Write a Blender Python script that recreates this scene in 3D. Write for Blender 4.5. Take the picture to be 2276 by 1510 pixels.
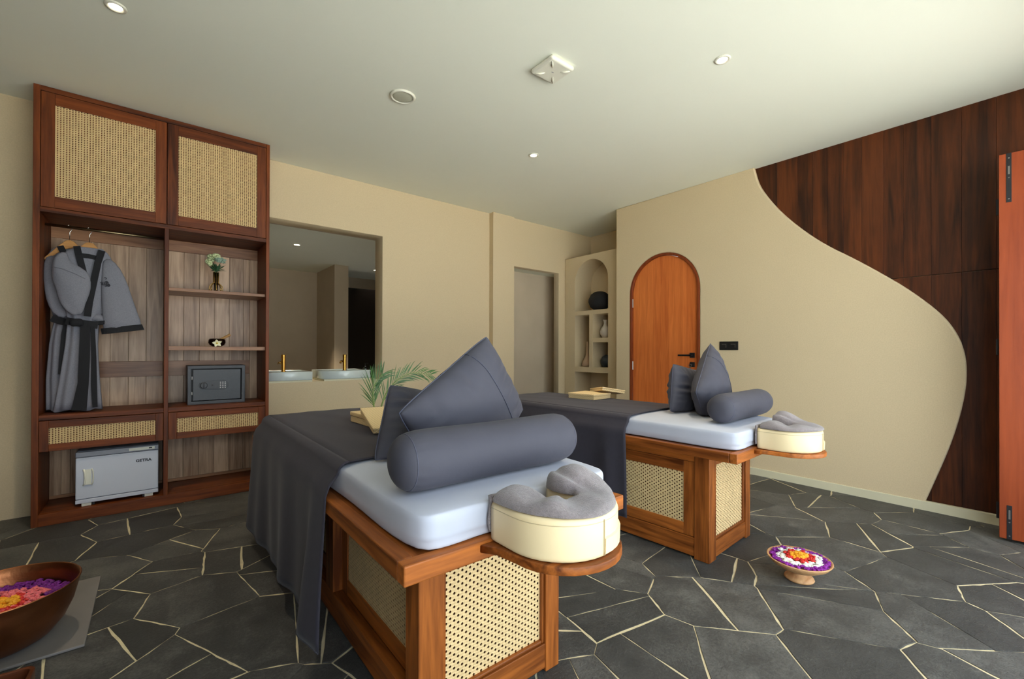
import bpy, bmesh, math, random
from mathutils import Vector, Matrix, noise as mnoise
R = math.radians
random.seed(7)
scene = bpy.context.scene
for o in list(bpy.data.objects): bpy.data.objects.remove(o)
COL = scene.collection

# ------------------------------------------------------------------ camera
F_PX, YAW, PITCH, ROLL, SHY = 978.5, R(50.94), R(0.22), R(0.151), 21.19
EYE = Vector((0, 0, 1.15))
fw = Vector((math.cos(YAW)*math.cos(PITCH), math.sin(YAW)*math.cos(PITCH), math.sin(PITCH)))
rt = Vector((math.sin(YAW), -math.cos(YAW), 0)); up = rt.cross(fw)
rt2 = rt*math.cos(ROLL)+up*math.sin(ROLL); up2 = -rt*math.sin(ROLL)+up*math.cos(ROLL)
cd = bpy.data.cameras.new('camera'); cam = bpy.data.objects.new('camera', cd); COL.objects.link(cam)
cam.matrix_world = Matrix(((rt2.x, up2.x, -fw.x, EYE.x), (rt2.y, up2.y, -fw.y, EYE.y), (rt2.z, up2.z, -fw.z, EYE.z), (0, 0, 0, 1)))
cd.sensor_width = 36; cd.lens = F_PX*36/2276; cd.shift_y = SHY/2276; cd.clip_start = .02
scene.camera = cam

# ------------------------------------------------------------------ light and exposure
world = bpy.data.worlds.new('sky'); scene.world = world; world.use_nodes = True
wn = world.node_tree.nodes['Background']; wn.inputs[0].default_value = (.80, .91, 1.0, 1); wn.inputs[1].default_value = 1.8
sl = bpy.data.lights.new('sun', 'SUN'); sl.energy = 14.5; sl.color = (1, .97, .93); sl.angle = R(.6)
sun = bpy.data.objects.new('sun', sl); COL.objects.link(sun); sun.rotation_euler = (R(-22), R(12), 0)
OPX0, OPX1, OPZ, FY = -.60, 4.20, 2.42, -.45           # the open folding-door bay behind the camera
pl = bpy.data.lights.new('door_bay_daylight', 'AREA'); pl.shape = 'RECTANGLE'; pl.size = OPX1-OPX0; pl.size_y = OPZ
pl.cycles.is_portal = True
po = bpy.data.objects.new('door_bay_daylight', pl); COL.objects.link(po)
po.location = ((OPX0+OPX1)/2, FY-.1, OPZ/2); po.rotation_euler = (R(90), 0, 0)
vs = scene.view_settings; vs.view_transform = 'Standard'; vs.look = 'None'; vs.gamma = 1; vs.use_curve_mapping = False
vs.exposure = 1.2
scene.cycles.use_denoising = True
scene.cycles.max_bounces = 10; scene.cycles.diffuse_bounces = 6; scene.cycles.transparent_max_bounces = 12
scene.cycles.caustics_reflective = False; scene.cycles.caustics_refractive = False

# ------------------------------------------------------------------ materials
def lin(c):
    return tuple(((v/255)/12.92 if v <= 10 else ((v/255+.055)/1.055)**2.4) for v in c)+(1,)
class N:
    def __init__(s, name):
        s.m = bpy.data.materials.new(name); s.m.use_nodes = True; s.t = s.m.node_tree
        s.b = s.t.nodes['Principled BSDF']
    def n(s, typ, **k):
        x = s.t.nodes.new(typ)
        for a, v in k.items():
            if a.startswith('i_'):
                x.inputs[int(a[2:]) if a[2:].isdigit() else a[2:]].default_value = v
            else: setattr(x, a, v)
        return x
    def l(s, a, b): s.t.links.new(a, b)
    def math(s, op, a, b=None, c=None):
        x = s.n('ShaderNodeMath', operation=op)
        for i, v in enumerate((a, b, c)):
            if v is None: continue
            if isinstance(v, (int, float)): x.inputs[i].default_value = v
            else: s.l(v, x.inputs[i])
        return x.outputs[0]
    def ramp(s, fac, stops):
        r = s.n('ShaderNodeValToRGB'); e = r.color_ramp.elements
        e[0].position, e[0].color = stops[0]; e[1].position, e[1].color = stops[-1]
        for p, c in stops[1:-1]:
            q = e.new(p); q.color = c
        s.l(fac, r.inputs[0]); return r.outputs[0]
    def bump(s, h, strength, dist=.01, normal=None):
        b = s.n('ShaderNodeBump'); b.inputs['Strength'].default_value = strength; b.inputs['Distance'].default_value = dist
        s.l(h, b.inputs['Height'])
        if normal is not None: s.l(normal, b.inputs['Normal'])
        s.l(b.outputs[0], s.b.inputs['Normal']); return b.outputs[0]
def mul(c, f): return (min(c[0]*f, 1), min(c[1]*f, 1), min(c[2]*f, 1), 1)

def plain(name, rgb, rough=.5, metal=0, var=.0, vscale=6, bump=0, bscale=60, bdist=.004, spec=.5, coat=0, sheen=0, trans=0, emit=None, estr=1, rnd=0):
    k = N(name); c = lin(rgb)
    k.b.inputs['Roughness'].default_value = rough; k.b.inputs['Metallic'].default_value = metal
    k.b.inputs['Base Color'].default_value = c; k.b.inputs['Specular IOR Level'].default_value = spec
    if coat: k.b.inputs['Coat Weight'].default_value = coat; k.b.inputs['Coat Roughness'].default_value = .15
    if sheen: k.b.inputs['Sheen Weight'].default_value = sheen; k.b.inputs['Sheen Roughness'].default_value = .4
    if trans: k.b.inputs['Transmission Weight'].default_value = trans
    if emit: k.b.inputs['Emission Color'].default_value = lin(emit); k.b.inputs['Emission Strength'].default_value = estr
    tc = k.n('ShaderNodeTexCoord')
    if var or rnd:
        nz = k.n('ShaderNodeTexNoise'); nz.inputs['Scale'].default_value = vscale; nz.inputs['Detail'].default_value = 6
        k.l(tc.outputs['Object'], nz.inputs['Vector'])
        f = nz.outputs['Fac']
        if rnd:
            oi = k.n('ShaderNodeObjectInfo'); f = k.math('ADD', f, k.math('MULTIPLY', k.math('SUBTRACT', oi.outputs['Random'], .5), rnd))
        v = var or .12
        k.l(k.ramp(f, [(.3, mul(c, 1-v)), (.7, mul(c, 1+v))]), k.b.inputs['Base Color'])
    if bump:
        nb = k.n('ShaderNodeTexNoise'); nb.inputs['Scale'].default_value = bscale; nb.inputs['Detail'].default_value = 4
        k.l(tc.outputs['Object'], nb.inputs['Vector']); k.bump(nb.outputs['Fac'], bump, bdist)
    return k.m

def wood(name, dark, light, axis='Z', rough=.4, scale=1.0, coat=.0, contrast=1.0):
    k = N(name); tc = k.n('ShaderNodeTexCoord'); oi = k.n('ShaderNodeObjectInfo')
    mp = k.n('ShaderNodeMapping'); sc = {'X': (1.1, 16, 16), 'Y': (16, 1.1, 16), 'Z': (16, 16, 1.1)}[axis]
    mp.inputs['Scale'].default_value = [v*scale for v in sc]
    add = k.n('ShaderNodeVectorMath', operation='ADD'); sm = k.n('ShaderNodeVectorMath', operation='SCALE')
    cb = k.n('ShaderNodeCombineXYZ'); k.l(oi.outputs['Random'], cb.inputs[0]); k.l(oi.outputs['Random'], cb.inputs[1]); k.l(oi.outputs['Random'], cb.inputs[2])
    k.l(cb.outputs[0], sm.inputs[0]); sm.inputs['Scale'].default_value = 9.0
    k.l(tc.outputs['Object'], add.inputs[0]); k.l(sm.outputs[0], add.inputs[1]); k.l(add.outputs[0], mp.inputs['Vector'])
    n1 = k.n('ShaderNodeTexNoise'); n1.inputs['Scale'].default_value = 1.3; n1.inputs['Detail'].default_value = 7; n1.inputs['Distortion'].default_value = 1.1
    n2 = k.n('ShaderNodeTexNoise'); n2.inputs['Scale'].default_value = 7; n2.inputs['Detail'].default_value = 3
    k.l(mp.outputs[0], n1.inputs['Vector']); k.l(mp.outputs[0], n2.inputs['Vector'])
    n3 = k.n('ShaderNodeTexNoise'); n3.inputs['Scale'].default_value = 2.2; n3.inputs['Detail'].default_value = 3
    k.l(add.outputs[0], n3.inputs['Vector'])
    f = k.math('ADD', k.math('MULTIPLY', n1.outputs['Fac'], .62), k.math('MULTIPLY', n2.outputs['Fac'], .2))
    f = k.math('ADD', f, k.math('MULTIPLY', n3.outputs['Fac'], .22))
    f = k.math('ADD', f, k.math('MULTIPLY', k.math('SUBTRACT', oi.outputs['Random'], .5), .14))
    d, l = lin(dark), lin(light); mid = tuple((a+b)/2 for a, b in zip(d, l))
    w = .16*contrast
    k.l(k.ramp(f, [(.52-w, d), (.52, mid), (.52+w, l)]), k.b.inputs['Base Color'])
    k.b.inputs['Roughness'].default_value = rough; k.b.inputs['Specular IOR Level'].default_value = .28
    if coat: k.b.inputs['Coat Weight'].default_value = coat; k.b.inputs['Coat Roughness'].default_value = .25
    k.bump(n2.outputs['Fac'], .12, .003)
    return k.m

def cane(name, rgb, pu=.0145, pv=.021, r=.0043, stag=1.0):
    k = N(name); tc = k.n('ShaderNodeTexCoord'); sp = k.n('ShaderNodeSeparateXYZ'); k.l(tc.outputs['UV'], sp.inputs[0])
    u, v = sp.outputs[0], sp.outputs[1]
    cu = k.math('DIVIDE', u, pu); col = k.math('FLOOR', cu)
    du = k.math('MULTIPLY', k.math('SUBTRACT', k.math('FRACT', cu), .5), pu)
    odd = k.math('MULTIPLY', k.math('FRACT', k.math('MULTIPLY', col, .5)), stag)
    dv = k.math('MULTIPLY', k.math('SUBTRACT', k.math('FRACT', k.math('ADD', k.math('DIVIDE', v, pv), odd)), .5), pv)
    dist = k.math('SQRT', k.math('ADD', k.math('MULTIPLY', du, du), k.math('MULTIPLY', dv, dv)))
    hole = k.math('LESS_THAN', dist, r)
    nz = k.n('ShaderNodeTexNoise'); nz.inputs['Scale'].default_value = 22; k.l(tc.outputs['UV'], nz.inputs['Vector'])
    c = lin(rgb); k.l(k.ramp(nz.outputs['Fac'], [(.3, mul(c, .93)), (.7, mul(c, 1.05))]), k.b.inputs['Base Color'])
    k.b.inputs['Roughness'].default_value = .5
    h = k.math('ADD', k.math('SINE', k.math('MULTIPLY', u, 6.2832/pu*2)), k.math('SINE', k.math('MULTIPLY', v, 6.2832/pv*2)))
    k.bump(h, .35, .002)
    tr = k.n('ShaderNodeBsdfTransparent'); mx = k.n('ShaderNodeMixShader'); out = k.t.nodes['Material Output']
    k.l(hole, mx.inputs[0]); k.l(k.b.outputs[0], mx.inputs[1]); k.l(tr.outputs[0], mx.inputs[2]); k.l(mx.outputs[0], out.inputs[0])
    return k.m

def weave(name, rgb, p=.008):
    k = N(name); tc = k.n('ShaderNodeTexCoord'); sp = k.n('ShaderNodeSeparateXYZ'); k.l(tc.outputs['UV'], sp.inputs[0])
    ch = k.n('ShaderNodeTexChecker'); ch.inputs['Scale'].default_value = 1/p; k.l(tc.outputs['UV'], ch.inputs['Vector'])
    c = lin(rgb); ch.inputs['Color1'].default_value = mul(c, .86); ch.inputs['Color2'].default_value = mul(c, 1.1)
    k.l(ch.outputs[0], k.b.inputs['Base Color']); k.b.inputs['Roughness'].default_value = .6
    h = k.math('MULTIPLY', k.math('SINE', k.math('MULTIPLY', sp.outputs[0], 6.2832/p)), k.math('SINE', k.math('MULTIPLY', sp.outputs[1], 6.2832/p)))
    k.bump(h, .5, .003); return k.m

def stone_mat():
    k = N('slate'); tc = k.n('ShaderNodeTexCoord'); oi = k.n('ShaderNodeObjectInfo')
    n1 = k.n('ShaderNodeTexNoise'); n1.inputs['Scale'].default_value = 6; n1.inputs['Detail'].default_value = 9; n1.inputs['Roughness'].default_value = .72
    n2 = k.n('ShaderNodeTexNoise'); n2.inputs['Scale'].default_value = 90; n2.inputs['Detail'].default_value = 6; n2.inputs['Roughness'].default_value = .75
    k.l(tc.outputs['Object'], n1.inputs['Vector']); k.l(tc.outputs['Object'], n2.inputs['Vector'])
    f = k.math('ADD', k.math('MULTIPLY', n1.outputs['Fac'], .6), k.math('MULTIPLY', n2.outputs['Fac'], .4))
    f = k.math('ADD', f, k.math('MULTIPLY', k.math('SUBTRACT', oi.outputs['Random'], .5), .16))
    k.l(k.ramp(f, [(.3, lin((42, 42, 40))), (.5, lin((74, 73, 69))), (.72, lin((122, 121, 114)))]), k.b.inputs['Base Color'])
    rr = k.n('ShaderNodeMapRange'); k.l(n1.outputs['Fac'], rr.inputs[0]); rr.inputs[1].default_value = .3; rr.inputs[2].default_value = .7; rr.inputs[3].default_value = .42; rr.inputs[4].default_value = .7
    k.l(rr.outputs[0], k.b.inputs['Roughness'])
    h = k.math('ADD', k.math('MULTIPLY', n1.outputs['Fac'], 1.4), n2.outputs['Fac'])
    k.bump(h, .9, .010); return k.m

M = {}
M['plaster'] = plain('tan_plaster', (214, 195, 160), 1.0, var=.045, vscale=130, bump=.3, bscale=200, bdist=.003, spec=.2)
M['plaster_in'] = plain('tan_plaster_smooth', (196, 180, 156), .8, var=.05, vscale=3, bump=.1, bscale=90, spec=.2)
M['ceiling'] = plain('pale_green_white_paint', (236, 238, 224), 1.0, var=.012, vscale=1.2, bump=.04, bscale=8, spec=.3)
M['base'] = plain('cream_plinth', (214, 208, 178), .6, var=.04, vscale=5)
M['grout'] = plain('cream_grout', (214, 200, 162), .9, var=.12, vscale=30, bump=.4, bscale=150)
M['stone'] = stone_mat()
M['bounce_terrace'] = plain('pale_bounce_terrace', (196, 197, 192), .8, var=.05)
for ax in 'XYZ':
    M['teak'+ax] = wood('brown_teak_'+ax, (62, 26, 8), (128, 64, 23), ax, .48)
    M['bedwood'+ax] = wood('bed_teak_'+ax, (88, 42, 13), (184, 106, 44), ax, .42)
M['backwood'] = wood('back_board_teak', (138, 106, 80), (206, 174, 142), 'Z', .34, coat=.1)
M['backrail'] = wood('back_rail_teak', (118, 78, 52), (172, 126, 90), 'X', .36, coat=.1)
M['panel'] = wood('dark_wall_teak', (46, 20, 7), (100, 50, 19), 'Z', .5, scale=.8)
M['door'] = wood('orange_door_wood', (188, 90, 38), (230, 132, 64), 'Z', .4, scale=.9, contrast=1.3)
M['leaf'] = wood('red_door_wood', (122, 50, 22), (158, 72, 34), 'Z', .4, scale=.8, contrast=1.4)
M['frame'] = wood('door_frame_wood', (108, 46, 20), (142, 68, 32), 'Z', .4)
M['cane'] = cane('cane_webbing', (226, 196, 142))
M['cane_fine'] = cane('cane_webbing_fine', (222, 188, 132), .0142, .0120, .0037, .6)
M['weave'] = weave('woven_pandan', (236, 208, 156))
M['sheet'] = plain('white_sheet', (184, 189, 203), .7, var=.02, bump=.12, bscale=14, bdist=.006, sheen=.1)
M['cover'] = plain('slate_cover', (57, 55, 64), .8, var=.05, vscale=40, bump=.05, bscale=300, sheen=.08, spec=.25)
M['pillow'] = plain('slate_pillow', (70, 70, 80), .7, var=.04, vscale=9, bump=.18, bscale=11, bdist=.012, sheen=.05, spec=.3)
M['seam'] = plain('slate_seam', (70, 72, 88), .7)
M['leather'] = plain('cream_leather', (234, 214, 170), .42, var=.03, vscale=7, bump=.08, bscale=16, bdist=.006)
M['leather_seam'] = plain('leather_seam', (196, 176, 134), .5)
M['towel'] = plain('grey_terry', (136, 127, 128), .95, var=.14, vscale=120, bump=.9, bscale=420, bdist=.004, sheen=.5)
M['robe'] = plain('grey_chambray', (128, 128, 138), .85, var=.1, vscale=160, bump=.1, bscale=12, bdist=.01)
M['black'] = plain('black_cloth', (22, 22, 26), .85)
M['hanger'] = wood('hanger_wood', (176, 120, 60), (210, 156, 92), 'X', .45)
M['chrome'] = plain('chrome', (215, 212, 205), .15, 1)
M['brass'] = plain('brass', (190, 150, 84), .25, 1)
M['gold'] = plain('gold_faucet', (196, 148, 70), .25, 1)
M['rod'] = plain('dull_brass_rod', (150, 134, 100), .35, 1)
M['copper'] = plain('hammered_copper', (152, 98, 64), .38, 1, var=.12, vscale=5, bump=.25, bscale=45, bdist=.005)
M['mat'] = plain('grey_mat', (120, 115, 112), .7, var=.06, vscale=7, bump=.15, bscale=30)
M['ceramic'] = plain('white_ceramic', (232, 238, 236), .18, coat=.4)
M['marble'] = plain('pale_marble_basin', (218, 228, 224), .2, var=.05, vscale=8, coat=.3)
M['white'] = plain('white_enamel', (206, 210, 222), .4)
M['whiteplast'] = plain('white_plastic', (230, 228, 212), .45)
M['speaker'] = plain('speaker_mesh', (196, 196, 176), .7, bump=.5, bscale=500)
M['grey'] = plain('grey_plastic', (150, 152, 160), .4)
M['dark'] = plain('dark_plastic', (24, 24, 26), .45)
M['blackmetal'] = plain('black_metal', (20, 20, 22), .4, 0)
M['safe'] = plain('charcoal_safe_paint', (62, 64, 68), .45, var=.05, vscale=60, bump=.1, bscale=250)
M['safe_door'] = plain('charcoal_safe_door', (70, 73, 78), .45, var=.05, vscale=60, bump=.1, bscale=250)
M['steel'] = plain('steel', (150, 146, 140), .35, 1)
M['lens'] = plain('lamp_lens', (255, 246, 226), .5, emit=(255, 238, 208), estr=14)
M['blackvase'] = plain('black_clay', (26, 26, 28), .75, bump=.2, bscale=60)
M['greyvase'] = plain('dark_blue_clay', (40, 48, 54), .5)
M['whitevase'] = plain('pale_clay', (206, 196, 182), .6)
M['clayvase'] = plain('beige_clay', (186, 158, 130), .7)
M['bowlwood'] = wood('pale_turned_wood', (176, 122, 76), (224, 178, 128), 'X', .42, scale=1.6)
M['darktray'] = wood('dark_tray_wood', (66, 32, 18), (106, 56, 30), 'X', .35, coat=.3)
M['purple'] = plain('purple_petal', (128, 22, 142), .6, var=.45, vscale=160, rnd=.3)
M['pwhite'] = plain('white_petal', (236, 236, 226), .6, var=.08, vscale=90)
M['pred'] = plain('red_petal', (206, 40, 34), .6, var=.3, vscale=120)
M['ppink'] = plain('pink_petal', (226, 110, 116), .6, var=.3, vscale=120)
M['porange'] = plain('orange_petal', (246, 168, 30), .6, var=.18, vscale=120)
M['palm'] = plain('palm_green', (54, 96, 38), .5, var=.25, vscale=12, rnd=.5)
M['stem'] = plain('stem_green', (110, 136, 66), .5)
M['foliage'] = plain('bouquet_leaf', (62, 100, 66), .6, var=.25, vscale=30, rnd=.5)
M['bloom'] = plain('pale_green_bloom', (196, 206, 158), .7, var=.15, vscale=60, rnd=.4)
M['bloom2'] = plain('grey_green_bloom', (150, 172, 152), .7, var=.15, vscale=60)
M['frang'] = plain('frangipani', (244, 238, 200), .5)
M['frangc'] = plain('frangipani_centre', (236, 200, 60), .5)
M['bronze'] = plain('dark_bronze', (58, 40, 30), .22, .85)
M['mallet'] = wood('mallet_wood', (150, 104, 56), (190, 144, 88), 'X', .5)
M['glass'] = plain('clear_glass', (235, 240, 235), .05, trans=1.0)
M['smoke'] = plain('dark_glass', (18, 16, 16), .15)
M['bottle'] = plain('dark_bottle', (14, 14, 16), .2)
M['ink'] = plain('black_print', (20, 20, 24), .5)
M['thread'] = plain('dark_embroidery', (50, 50, 58), .8)

# ------------------------------------------------------------------ mesh helpers
class MB:
    def __init__(s): s.v = []; s.f = []; s.uv = []
    def add(s, vs, fs, uvs=None):
        b = len(s.v); s.v += [tuple(v) for v in vs]
        for i, f in enumerate(fs):
            s.f.append(tuple(b+j for j in f)); s.uv.append(uvs[i] if uvs else None)
        return s
    def box(s, x0, x1, y0, y1, z0, z1):
        v = [(x0, y0, z0), (x1, y0, z0), (x1, y1, z0), (x0, y1, z0), (x0, y0, z1), (x1, y0, z1), (x1, y1, z1), (x0, y1, z1)]
        return s.add(v, [(0, 3, 2, 1), (4, 5, 6, 7), (0, 1, 5, 4), (1, 2, 6, 5), (2, 3, 7, 6), (3, 0, 4, 7)])
    def rings(s, rings, cap0=True, cap1=True, closed=True):
        n = len(rings[0]); b = len(s.v)
        for r in rings: s.v += [tuple(p) for p in r]
        m = n if closed else n-1
        for i in range(len(rings)-1):
            for j in range(m):
                a = b+i*n+j; c = b+i*n+(j+1) % n
                s.f.append((a, c, c+n, a+n)); s.uv.append(None)
        if closed and cap0: s.f.append(tuple(b+j for j in reversed(range(n)))); s.uv.append(None)
        if closed and cap1: s.f.append(tuple(b+(len(rings)-1)*n+j for j in range(n))); s.uv.append(None)
        return s
    def tube(s, pts, r, n=10, close=False):
        pts = [Vector(p) for p in pts]; rs = []; pn = None
        for i, p in enumerate(pts):
            if close: t = pts[(i+1) % len(pts)]-pts[i-1]
            else: t = (pts[min(i+1, len(pts)-1)]-pts[max(i-1, 0)])
            t.normalize()
            if pn is None: a = Vector((0, 0, 1)) if abs(t.z) < .9 else Vector((1, 0, 0)); u = t.cross(a).normalized()
            else: u = (pn-t*pn.dot(t)).normalized()
            pn = u; w = t.cross(u); rr = r[i] if isinstance(r, (list, tuple)) else r
            rs.append([p+u*math.cos(2*math.pi*j/n)*rr+w*math.sin(2*math.pi*j/n)*rr for j in range(n)])
        if close: rs.append(rs[0]); return s.rings(rs, False, False)
        return s.rings(rs)
    def lathe(s, prof, n=28, c=(0, 0, 0), axis='Z'):
        rs = []
        for r, z in prof:
            ring = []
            for j in range(n):
                a = 2*math.pi*j/n; q = (r*math.cos(a), r*math.sin(a), z)
                if axis == 'X': q = (z, q[0], q[1])
                elif axis == 'Y': q = (q[0], z, -q[1])
                ring.append((c[0]+q[0], c[1]+q[1], c[2]+q[2]))
            rs.append(ring)
        return s.rings(rs)
    def grid(s, fn, nu, nv):
        b = len(s.v)
        for i in range(nu+1):
            for j in range(nv+1): s.v.append(tuple(fn(i/nu, j/nv)))
        for i in range(nu):
            for j in range(nv):
                a = b+i*(nv+1)+j; s.f.append((a, a+nv+1, a+nv+2, a+1)); s.uv.append(None)
        return s
    def mesh(s, name):
        me = bpy.data.meshes.new(name); me.from_pydata(s.v, [], s.f); me.update()
        return me

def box_uv(me):
    uvl = me.uv_layers.new(name='uv')
    for p in me.polygons:
        n = p.normal; a = max(range(3), key=lambda i: abs(n[i]))
        for li in p.loop_indices:
            c = me.vertices[me.loops[li].vertex_index].co
            uvl.data[li].uv = {0: (c.y, c.z), 1: (c.x, c.z), 2: (c.x, c.y)}[a]

def obj(name, mb, mat, parent=None, smooth=False, bevel=0, bseg=2, uv=False, subsurf=0, solid=0):
    me = mb if isinstance(mb, bpy.types.Mesh) else mb.mesh(name)
    bm = bmesh.new(); bm.from_mesh(me); bmesh.ops.recalc_face_normals(bm, faces=bm.faces); bm.to_mesh(me); bm.free()
    if uv: box_uv(me)
    o = bpy.data.objects.new(name, me); COL.objects.link(o)
    me.materials.clear(); me.materials.append(M[mat] if isinstance(mat, str) else mat)
    if smooth:
        for p in me.polygons: p.use_smooth = True
    if solid:
        q = o.modifiers.new('thick', 'SOLIDIFY'); q.thickness = solid; q.offset = 0
    if bevel:
        q = o.modifiers.new('bevel', 'BEVEL'); q.width = bevel; q.segments = bseg; q.limit_method = 'ANGLE'; q.angle_limit = R(40); q.harden_normals = False
    if subsurf:
        q = o.modifiers.new('sub', 'SUBSURF'); q.levels = subsurf; q.render_levels = subsurf
    if parent: o.parent = parent
    return o
def tag(o, label, cat, group=None):
    o['label'] = label; o['category'] = cat
    if group: o['group'] = group
    return o
def thing(name, label, cat, loc=(0, 0, 0), rz=0, group=None):
    o = bpy.data.objects.new(name, None); COL.objects.link(o); o.location = loc; o.rotation_euler = (0, 0, rz)
    o.empty_display_size = .1
    return tag(o, label, cat, group)
def struct(o): o['kind'] = 'structure'; return o
def bx(name, mat, parent, x0, x1, y0, y1, z0, z1, bevel=.002, **k):
    return obj(name, MB().box(x0, x1, y0, y1, z0, z1), mat, parent, bevel=bevel, **k)

def prism(name, outer, holes, depth, plane, at, mat, parent=None, bevel=0.0, bres=2, uv=False):
    """filled outline with holes, extruded. plane 'XZ': at = front Y, goes to +Y; plane 'YZ': at = front X, goes to +X; 'XY': at = bottom z, goes up"""
    cu = bpy.data.curves.new(name, 'CURVE'); cu.dimensions = '2D'; cu.fill_mode = 'BOTH'
    for lp in [outer]+list(holes):
        sp = cu.splines.new('POLY'); sp.points.add(len(lp)-1); sp.use_cyclic_u = True
        for i, (a, b) in enumerate(lp): sp.points[i].co = (a, b, 0, 1)
    cu.extrude = depth/2-bevel; cu.bevel_depth = bevel; cu.bevel_resolution = bres; cu.offset = -bevel
    t = bpy.data.objects.new('tmp', cu); COL.objects.link(t); bpy.context.view_layer.update()
    me = bpy.data.meshes.new_from_object(t.evaluated_get(bpy.context.evaluated_depsgraph_get()))
    bpy.data.objects.remove(t); bpy.data.curves.remove(cu)
    for v in me.vertices:
        a, b, c = v.co
        v.co = (a, at+depth/2+c, b) if plane == 'XZ' else (at+depth/2+c, a, b) if plane == 'YZ' else (a, b, at+depth/2+c)
    me.name = name
    bm = bmesh.new(); bm.from_mesh(me); bmesh.ops.remove_doubles(bm, verts=bm.verts, dist=1e-5); bm.to_mesh(me); bm.free()
    return obj(name, me, mat, parent, uv=uv)

def textmesh(name, txt, size, mat, parent, loc, rot, extrude=.0008, sx=1):
    cu = bpy.data.curves.new(name, 'FONT'); cu.body = txt; cu.size = size; cu.extrude = extrude; cu.offset = size*.03
    t = bpy.data.objects.new('tmp', cu); COL.objects.link(t); bpy.context.view_layer.update()
    me = bpy.data.meshes.new_from_object(t.evaluated_get(bpy.context.evaluated_depsgraph_get()))
    bpy.data.objects.remove(t); bpy.data.curves.remove(cu)
    mt = Matrix.Translation(loc) @ rot.to_4x4() @ Matrix.Diagonal((sx, 1, 1, 1))
    me.transform(mt); return obj(name, me, mat, parent)
ROT_FRONT = Matrix(((1, 0, 0), (0, 0, -1), (0, 1, 0)))   # text facing -Y

def blob(mb, c, r, seed=0, sq=(1, 1, 1), amp=.25, n=6):
    rs = []
    for i in range(n+1):
        th = math.pi*i/n; ring = []
        for j in range(n+2):
            ph = 2*math.pi*j/(n+2); d = Vector((math.sin(th)*math.cos(ph), math.sin(th)*math.sin(ph), math.cos(th)))
            k = 1+amp*mnoise.noise(d*1.7+Vector((seed*3.1, seed*1.7, seed)))
            ring.append((c[0]+d.x*r*k*sq[0], c[1]+d.y*r*k*sq[1], c[2]+d.z*r*k*sq[2]))
        rs.append(ring)
    return mb.rings(rs)

H = 2.872; YC = 4.139; YW = 4.46; XW = 4.347; XL = -2.6
# ================================================================== SETTING
# ---- floor of irregular slate pieces in cream grout
FX0, FX1, FY0, FY1 = XL, XW+.05, FY-.15, 4.70
floor = struct(obj('floor', MB().box(XL-.2, 5.3, FY-.15, 4.75, -.12, -.0035), 'grout'))
def clip(poly, p, n):
    out = []
    for i in range(len(poly)):
        a, b = poly[i], poly[(i+1) % len(poly)]
        da = (a[0]-p[0])*n[0]+(a[1]-p[1])*n[1]; db = (b[0]-p[0])*n[0]+(b[1]-p[1])*n[1]
        if da <= 0: out.append(a)
        if (da < 0 < db) or (db < 0 < da):
            t = da/(da-db); out.append((a[0]+(b[0]-a[0])*t, a[1]+(b[1]-a[1])*t))
    return out
def area(p): return abs(sum(p[i][0]*p[(i+1) % len(p)][1]-p[(i+1) % len(p)][0]*p[i][1] for i in range(len(p))))/2
rnd = random.Random(21)
sites = []
gx, gy = .385, .335
iy = 0; y = FY0-.2
while y < FY1+.3:
    x = FX0-.3+(gx/2 if iy % 2 else 0)
    while x < FX1+.8:
        sites.append((x+rnd.uniform(-.18, .18), y+rnd.uniform(-.16, .16))); x += gx
    y += gy; iy += 1
cells = []
for i, s in enumerate(sites):
    poly = [(FX0, FY0), (5.1, FY0), (5.1, FY1), (FX0, FY1)]
    near = sorted((q for j, q in enumerate(sites) if j != i), key=lambda q: (q[0]-s[0])**2+(q[1]-s[1])**2)[:22]
    for q in near:
        # slightly sheared metric makes long slanted pieces
        poly = clip(poly, ((s[0]+q[0])/2, (s[1]+q[1])/2), (q[0]-s[0], q[1]-s[1]))
        if len(poly) < 3: break
    if len(poly) < 3 or area(poly) < .004: continue
    if area(poly) > .08 and rnd.random() < .55:
        cx = sum(p[0] for p in poly)/len(poly)+rnd.uniform(-.05, .05); cy = sum(p[1] for p in poly)/len(poly)+rnd.uniform(-.05, .05)
        a = rnd.uniform(0, math.pi); n = (math.cos(a), math.sin(a))
        cells += [clip(poly, (cx, cy), n), clip(poly, (cx, cy), (-n[0], -n[1]))]
    else: cells.append(poly)
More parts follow.
